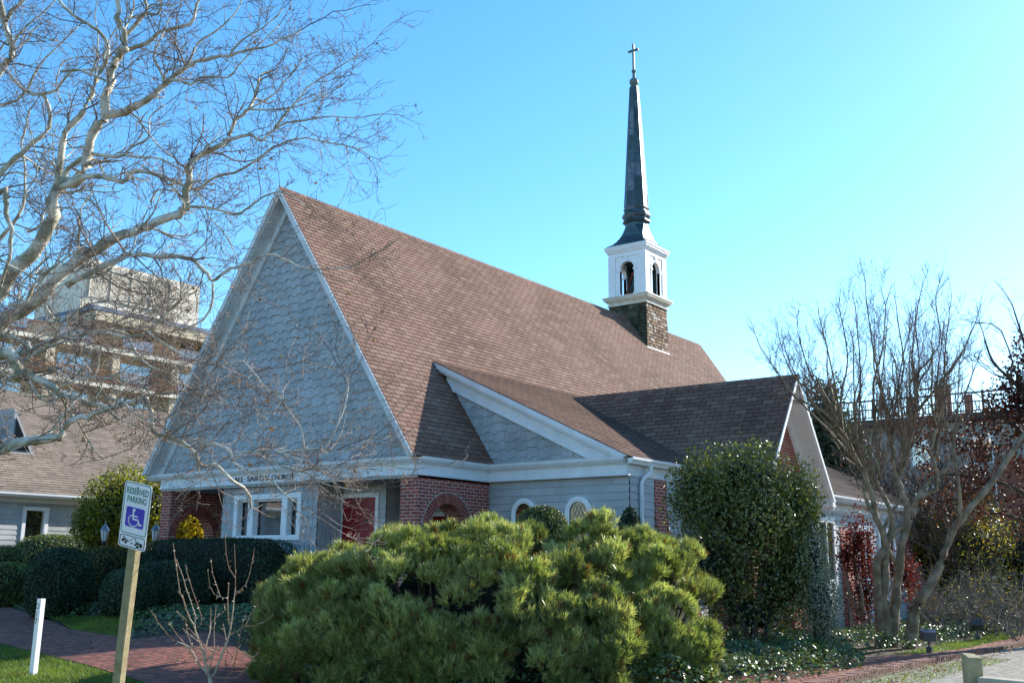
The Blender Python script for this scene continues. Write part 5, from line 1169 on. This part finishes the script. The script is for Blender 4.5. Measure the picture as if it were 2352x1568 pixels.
# brown twiggy trees between the low wing and the deck building
for i, (ua, ub, t, lab) in enumerate(((1960, 2120, 33., 'brown twiggy bare tree behind the low wing roof'), (2130, 2330, 31., 'brown twiggy bare tree in front of the deck building'))):
    rg = np.random.default_rng(60 + i); c = at((ua + ub) / 2, 1300, t); tr = root('bare_tree', (c[0], c[1], 0), lab, 'tree', 'bare trees before the deck building'); thick, twig = MB(), MB()
    for k in range(16):
        p = at(rg.uniform(ua + 50, ub - 50), 1300, t + rg.normal(0, .5)); p[2] = 0; d = unit(np.array([rg.normal(0, .3), rg.normal(0, .3), 1.])); thick = MB(); grow((thick, twig), p, d, rg.uniform(3.6, 5.6), rg.uniform(.03, .06), 1, rg, 3, .08, .14, (0, 4.5, 5, 4), (0, .38, .42, .5), (22, 50), .005); thick.build('stem', M['bark'], tr)
    twig.build('twigs', M['twig_crape'], tr)
    P = np.array(twig.v)[rg.integers(0, len(twig.v), 900)]; leaves('foliage', P, rg.normal(0, 1, (900, 3)), .09, M['oak'], tr, 1.6)
# bare thicket on the right
for i, (ua, ub, t, lab) in enumerate(((2120, 2200, 26., 'tangle of bare stems beside the leaning trunk'), (2190, 2280, 27., 'tangle of bare arching stems behind the floodlights'), (2270, 2370, 26., 'tangle of bare stems at the right edge of the garden'))):
    rg = np.random.default_rng(20 + i); c = at((ua + ub) / 2, 1300, t); tr = root('bare_shrub', (c[0], c[1], 0), lab, 'shrub', 'bare shrubs on the right'); thick, twig = MB(), MB()
    for k in range(34):
        u = rg.uniform(ua, ub); p = at(u, 1300, t + rg.normal(0, .7)); p[2] = 0; a = rg.uniform(0, 6.28); d = unit(np.array([math.cos(a) * .7, math.sin(a) * .7, 1.]))
        grow((thick, twig), p, d, rg.uniform(1.1, 2.1), rg.uniform(.008, .019), 1, rg, 3, -.04, .16, (0, 3.4, 4, 4), (0, .5, .5, .5), (25, 60))
    thick.build('stem', M['greystem'], tr); twig.build('twigs', M['greystem'], tr)
    P = np.array(twig.v)[rg.integers(0, len(twig.v), 420)]; leaves('foliage', P, rg.normal(0, 1, (420, 3)), .05, M['autumn'], tr, 1.6)

# bare sapling in front
rg = np.random.default_rng(3); TS = 12.4
def zs_(x, y): return (330.75 + .2188 * x, 1225 + .2188 * y)
g0 = at(*zs_(705, 1600), TS); sap = root('bare_sapling', (g0[0], g0[1], gz(g0[0], g0[1])), 'small bare sapling with upright reddish shoots beside the brick path', 'tree')
old = MB(); g1 = np.array([g0[0], g0[1], gz(g0[0], g0[1]) - .1]); old.tube([g1, at(*zs_(700, 1568), TS), at(*zs_(690, 1510), TS)], [.032, .026, .024], 8)
SH = [([(690, 1510), (640, 1440), (580, 1370), (540, 1300), (500, 1230), (440, 1170), (350, 1130), (260, 1070), (190, 990), (130, 900), (85, 830), (55, 790)], 22, 7, -.3), ([(690, 1510), (660, 1440), (640, 1350), (620, 1230), (580, 1130), (540, 1020), (530, 960), (480, 890), (440, 790), (410, 680), (380, 630), (360, 500), (345, 380), (320, 220), (305, 95)], 26, 6, .2),
 ([(535, 960), (540, 860), (510, 770), (480, 680), (440, 570), (405, 440), (360, 330), (340, 265)], 13, 6, .3), ([(560, 985), (600, 950), (605, 870), (560, 740), (510, 600), (480, 500), (450, 400), (437, 325)], 10, 6, .1), ([(670, 1470), (700, 1360), (720, 1290), (740, 1210), (770, 1190), (800, 1230)], 16, 9, -.2), ([(655, 1440), (645, 1250), (660, 1130), (690, 1040), (705, 930), (770, 870), (850, 800), (845, 740)], 14, 7, .3), ([(690, 1010), (700, 900), (704, 790)], 8, 5, .3),
 ([(700, 1505), (740, 1470), (800, 1310), (850, 1180), (895, 1060), (910, 980), (890, 940), (880, 800), (880, 650), (892, 510)], 26, 8, 0), ([(910, 980), (935, 800), (945, 680), (960, 560), (960, 400), (950, 110)], 15, 6, .05), ([(955, 460), (890, 360), (860, 200), (850, 15)], 9, 5, .1), ([(945, 660), (1020, 580), (1070, 530), (1110, 420), (1135, 290), (1160, 155)], 10, 5, -.1), ([(880, 680), (800, 660), (740, 640), (690, 550), (670, 395)], 10, 6, .1), ([(800, 655), (760, 540), (720, 420), (703, 260)], 8, 5, .1),
 ([(895, 1055), (1000, 1010), (1060, 970), (1180, 960), (1280, 910), (1350, 855)], 11, 6, -.2), ([(1065, 965), (1110, 860), (1195, 740)], 9, 6, -.2), ([(840, 1568), (920, 1440), (960, 1320), (990, 1180), (1020, 1000), (1045, 900), (1075, 830)], 12, 5, -.4), ([(720, 1500), (860, 1510), (980, 1510), (1080, 1410), (1140, 1330), (1215, 1200)], 9, 6, -.3), ([(720, 1285), (640, 1320), (560, 1340), (480, 1350), (400, 1340), (320, 1310), (245, 1288)], 9, 6, -.3),
 ([(600, 1270), (520, 1200), (440, 1170), (340, 1050), (280, 960), (250, 925)], 9, 6, -.15), ([(740, 1250), (640, 1180), (560, 1120), (460, 1040), (405, 990)], 9, 6, -.3), ([(740, 1250), (600, 1130), (440, 960), (440, 900), (340, 815)], 10, 6, -.1), ([(850, 1195), (900, 1260), (935, 1300)], 9, 6, -.2), ([(870, 1150), (850, 1040), (830, 940)], 8, 5, .2), ([(620, 1230), (500, 1170), (460, 1060), (440, 930)], 9, 5, .2), ([(880, 1230), (860, 1320), (858, 1400)], 9, 7, .1), ([(740, 1240), (735, 1000), (757, 745)], 8, 5, .2)]
for P, w0, w1, dt in SH:
    n = len(P); Q = [at(*zs_(x, y), TS + dt * i / n) for i, (x, y) in enumerate(P)]; rad = np.linspace(w0, w1, n) * .2188 / 2 * TS / 2400; cut = n // 2 if w0 > 12 else 0
    sh = MB()
    if cut: sh.tube(Q[:cut + 1], rad[:cut + 1], 7)
    sh.tube(Q[cut:], rad[cut:], 6, 1, rg.random())
    for i in range(1, n):
        for k in range(2):
            q = Q[i - 1] + (Q[i] - Q[i - 1]) * rg.random(); d = unit(Q[i] - Q[i - 1]) + rg.normal(0, .8, 3); sh.tube([q, q + unit(d) * rg.uniform(.012, .05)], [.007, .004], 4, int(rg.random() < .6), rg.random())
    sh.build('shoot', [M['paletwig'], M['redtwig']], sap)
old.build('trunk', M['paletwig'], sap, smooth=True)

# ------------------------------------------------------------------ ground cover
def inside(pt, poly):
    x, y = pt; c = False; n = len(poly)
    for i in range(n):
        (x0, y0), (x1, y1) = poly[i], poly[(i + 1) % n]
        if (y0 > y) != (y1 > y) and x < (x1 - x0) * (y - y0) / (y1 - y0) + x0: c = not c
    return c
def edge_d(P, poly):
    D = np.full(len(P), 9.)
    for i in range(len(poly)):
        a, b = np.array(poly[i]), np.array(poly[(i + 1) % len(poly)]); ab = b - a; t = np.clip(((P - a) @ ab) / (ab @ ab), 0, 1); D = np.minimum(D, np.linalg.norm(P - a - t[:, None] * ab, axis=1))
    return D
def scatter(poly, dens, rg, hole=None):
    A = np.array(poly); lo, hi = A.min(0), A.max(0); n = int(dens * (hi - lo).prod()); P = rg.uniform(lo, hi, (n, 2)); ok = np.array([inside(p, poly) and not (hole and inside(p, hole)) for p in P])
    return P[ok]
def ivy(name, label, poly, h, dens, seed, size=.055, hole=None, label_cat='ivy', m='ivy'):
    rg = np.random.default_rng(seed); P = scatter(poly, dens, rg, hole); d = np.minimum(edge_d(P, poly) / .45, 1.) 
    if hole: d = np.minimum(d, np.minimum(edge_d(P, hole) / .3, 1.))
    bump = .5 + .28 * np.sin(P[:, 0] * 3.1 + 1.3 * P[:, 1]) * np.sin(P[:, 1] * 2.7) + .2 * np.sin(P[:, 0] * 7.3) * np.sin(P[:, 1] * 6.1 + 1)
    top = h * np.sqrt(d) * (.55 + .9 * bump * .6); z = np.array([gz(x, y) for x, y in P]) + .015 + top * (1 - .45 * rg.random(len(P)) ** 2)
    N = np.stack([rg.normal(0, .55, len(P)), rg.normal(0, .55, len(P)) - .3, np.ones(len(P))], 1)
    mb = MB(); c = np.array(poly).mean(0); 
    o = leaves(name, np.column_stack([P, z]), N, size, [M[m], M['core']], None, 1.15, .25, fold=.12)
    return tag(o, kind='stuff', label=label, cat=label_cat)
ivy('ivy', 'glossy ivy covering the bank at the foot of the pines', [(2.8, -4.2), (5.5, -4.6), (7.55, -3.2), (7.75, 2.2), (7.35, 3.6), (6.6, 4.6), (5.0, 5.2), (3.6, 2.5)], .48, 700, 31)
ivy('ivy', 'darker ivy mound under the crape myrtle', [(4.7, 5.3), (6.7, 4.9), (7.25, 6.4), (7.3, 9), (7.3, 13), (7.4, 20), (4.5, 20)], .36, 330, 32)
grass_hole = [(-5.7, -4.0), (-3.7, -4.75), (-1.9, -5.0), (-2.5, -4.1), (-4.4, -3.55)]
ivy('ivy', 'dark shaded ivy bed between brick path and clipped domes', [(-9.5, -2.9), (-8.1, -3.3), (-3.74, -4.65), (-1.44, -4.95), (-.5, -4.05), (1.3, -4.7), (3.4, -5.8), (6.2, -7.0), (6.2, -4.6), (3.2, -3.0), (1.5, -1.2), (-8, -1.2)], .20, 420, 33, hole=grass_hole)
mb = MB(); mb.poly([(x, y, gz(x, y) + .02) for x, y in grass_hole]); 
tag(mb.build('lawn_patch', M['turf']), kind='structure')
mb = MB(); vp = [(7.3, 4.7), (7.7, 6.1), (7.95, 8), (7.95, 11), (7.85, 16), (7.3, 16), (7.25, 9)]; mb.poly([(x, y, .02) for x, y in vp]); tag(mb.build('verge', M['turf']), kind='structure')
def grass(name, label, poly, dens, seed, h, w, m='grass', lift=.01):
    rg = np.random.default_rng(seed); P = scatter(poly, dens, rg); n = len(P); z = np.array([gz(x, y) for x, y in P]) + lift; B = np.column_stack([P, z]); a = rg.uniform(0, 6.28, n); s = np.column_stack([np.cos(a), np.sin(a), np.zeros(n)]) * w
    patch = .6 + .5 * np.sin(P[:, 0] * 2.3 + np.sin(P[:, 1] * 3)) * np.sin(P[:, 1] * 1.9); H = h * rg.uniform(.5, 1.2, n) * (.75 + .4 * patch)
    T = B + np.column_stack([rg.normal(0, .5, n) * H, rg.normal(0, .5, n) * H, H]); V = np.stack([B - s, B + s, T], 1).reshape(-1, 3)
    o = fast_mesh(name, V, np.arange(len(V)), np.full(n, 3), M[m], None, np.zeros(n, np.int32), np.clip(.35 * patch + .55 * rg.random(n), 0, 1)); return tag(o, label, 'grass', kind='stuff')
grass('grass', 'sunlit lawn at the lower left', [(-5.6, -5.45), (-4.1, -5.9), (-1.3, -6.4), (1.35, -6.8), (3.2, -7.6), (4.6, -8.6), (2.2, -10.5), (-6.0, -8.6)], 1900, 41, .055, .006)
grass('grass', 'shaded grass patch between path and ivy', grass_hole, 1800, 42, .06, .006)
grass('grass', 'narrow grass verge beside the brick walk', vp, 900, 43, .06, .007)
grass('grass', 'weeds along the gravel drive edge', [(8.4, -2), (8.45, 2.6), (8.6, 6), (9.3, 6), (9.1, 2.5), (9.3, -2)], 420, 44, .045, .006)
def litter(name, label, poly, dens, seed, size=.045):
    rg = np.random.default_rng(seed); P = scatter(poly, dens, rg); B = np.column_stack([P, [gz(x, y) + .06 for x, y in P]]); o = leaves(name, B, np.tile([0, 0, 1.], (len(B), 1)), size, M['litter'], None, 1.5, .4); return tag(o, label, 'leaves', kind='stuff')
litter('leaf_litter', 'fallen leaves along the kerb of the gravel drive', [(7.4, -3), (7.9, 4), (8.0, 12), (9.0, 12), (9.0, 4), (9.0, -3)], 75, 51); litter('leaf_litter', 'fallen leaves on the brick path and lawn edge', [(-8, -4.2), (3, -7.5), (2, -5.5), (-5, -5)], 9, 52)
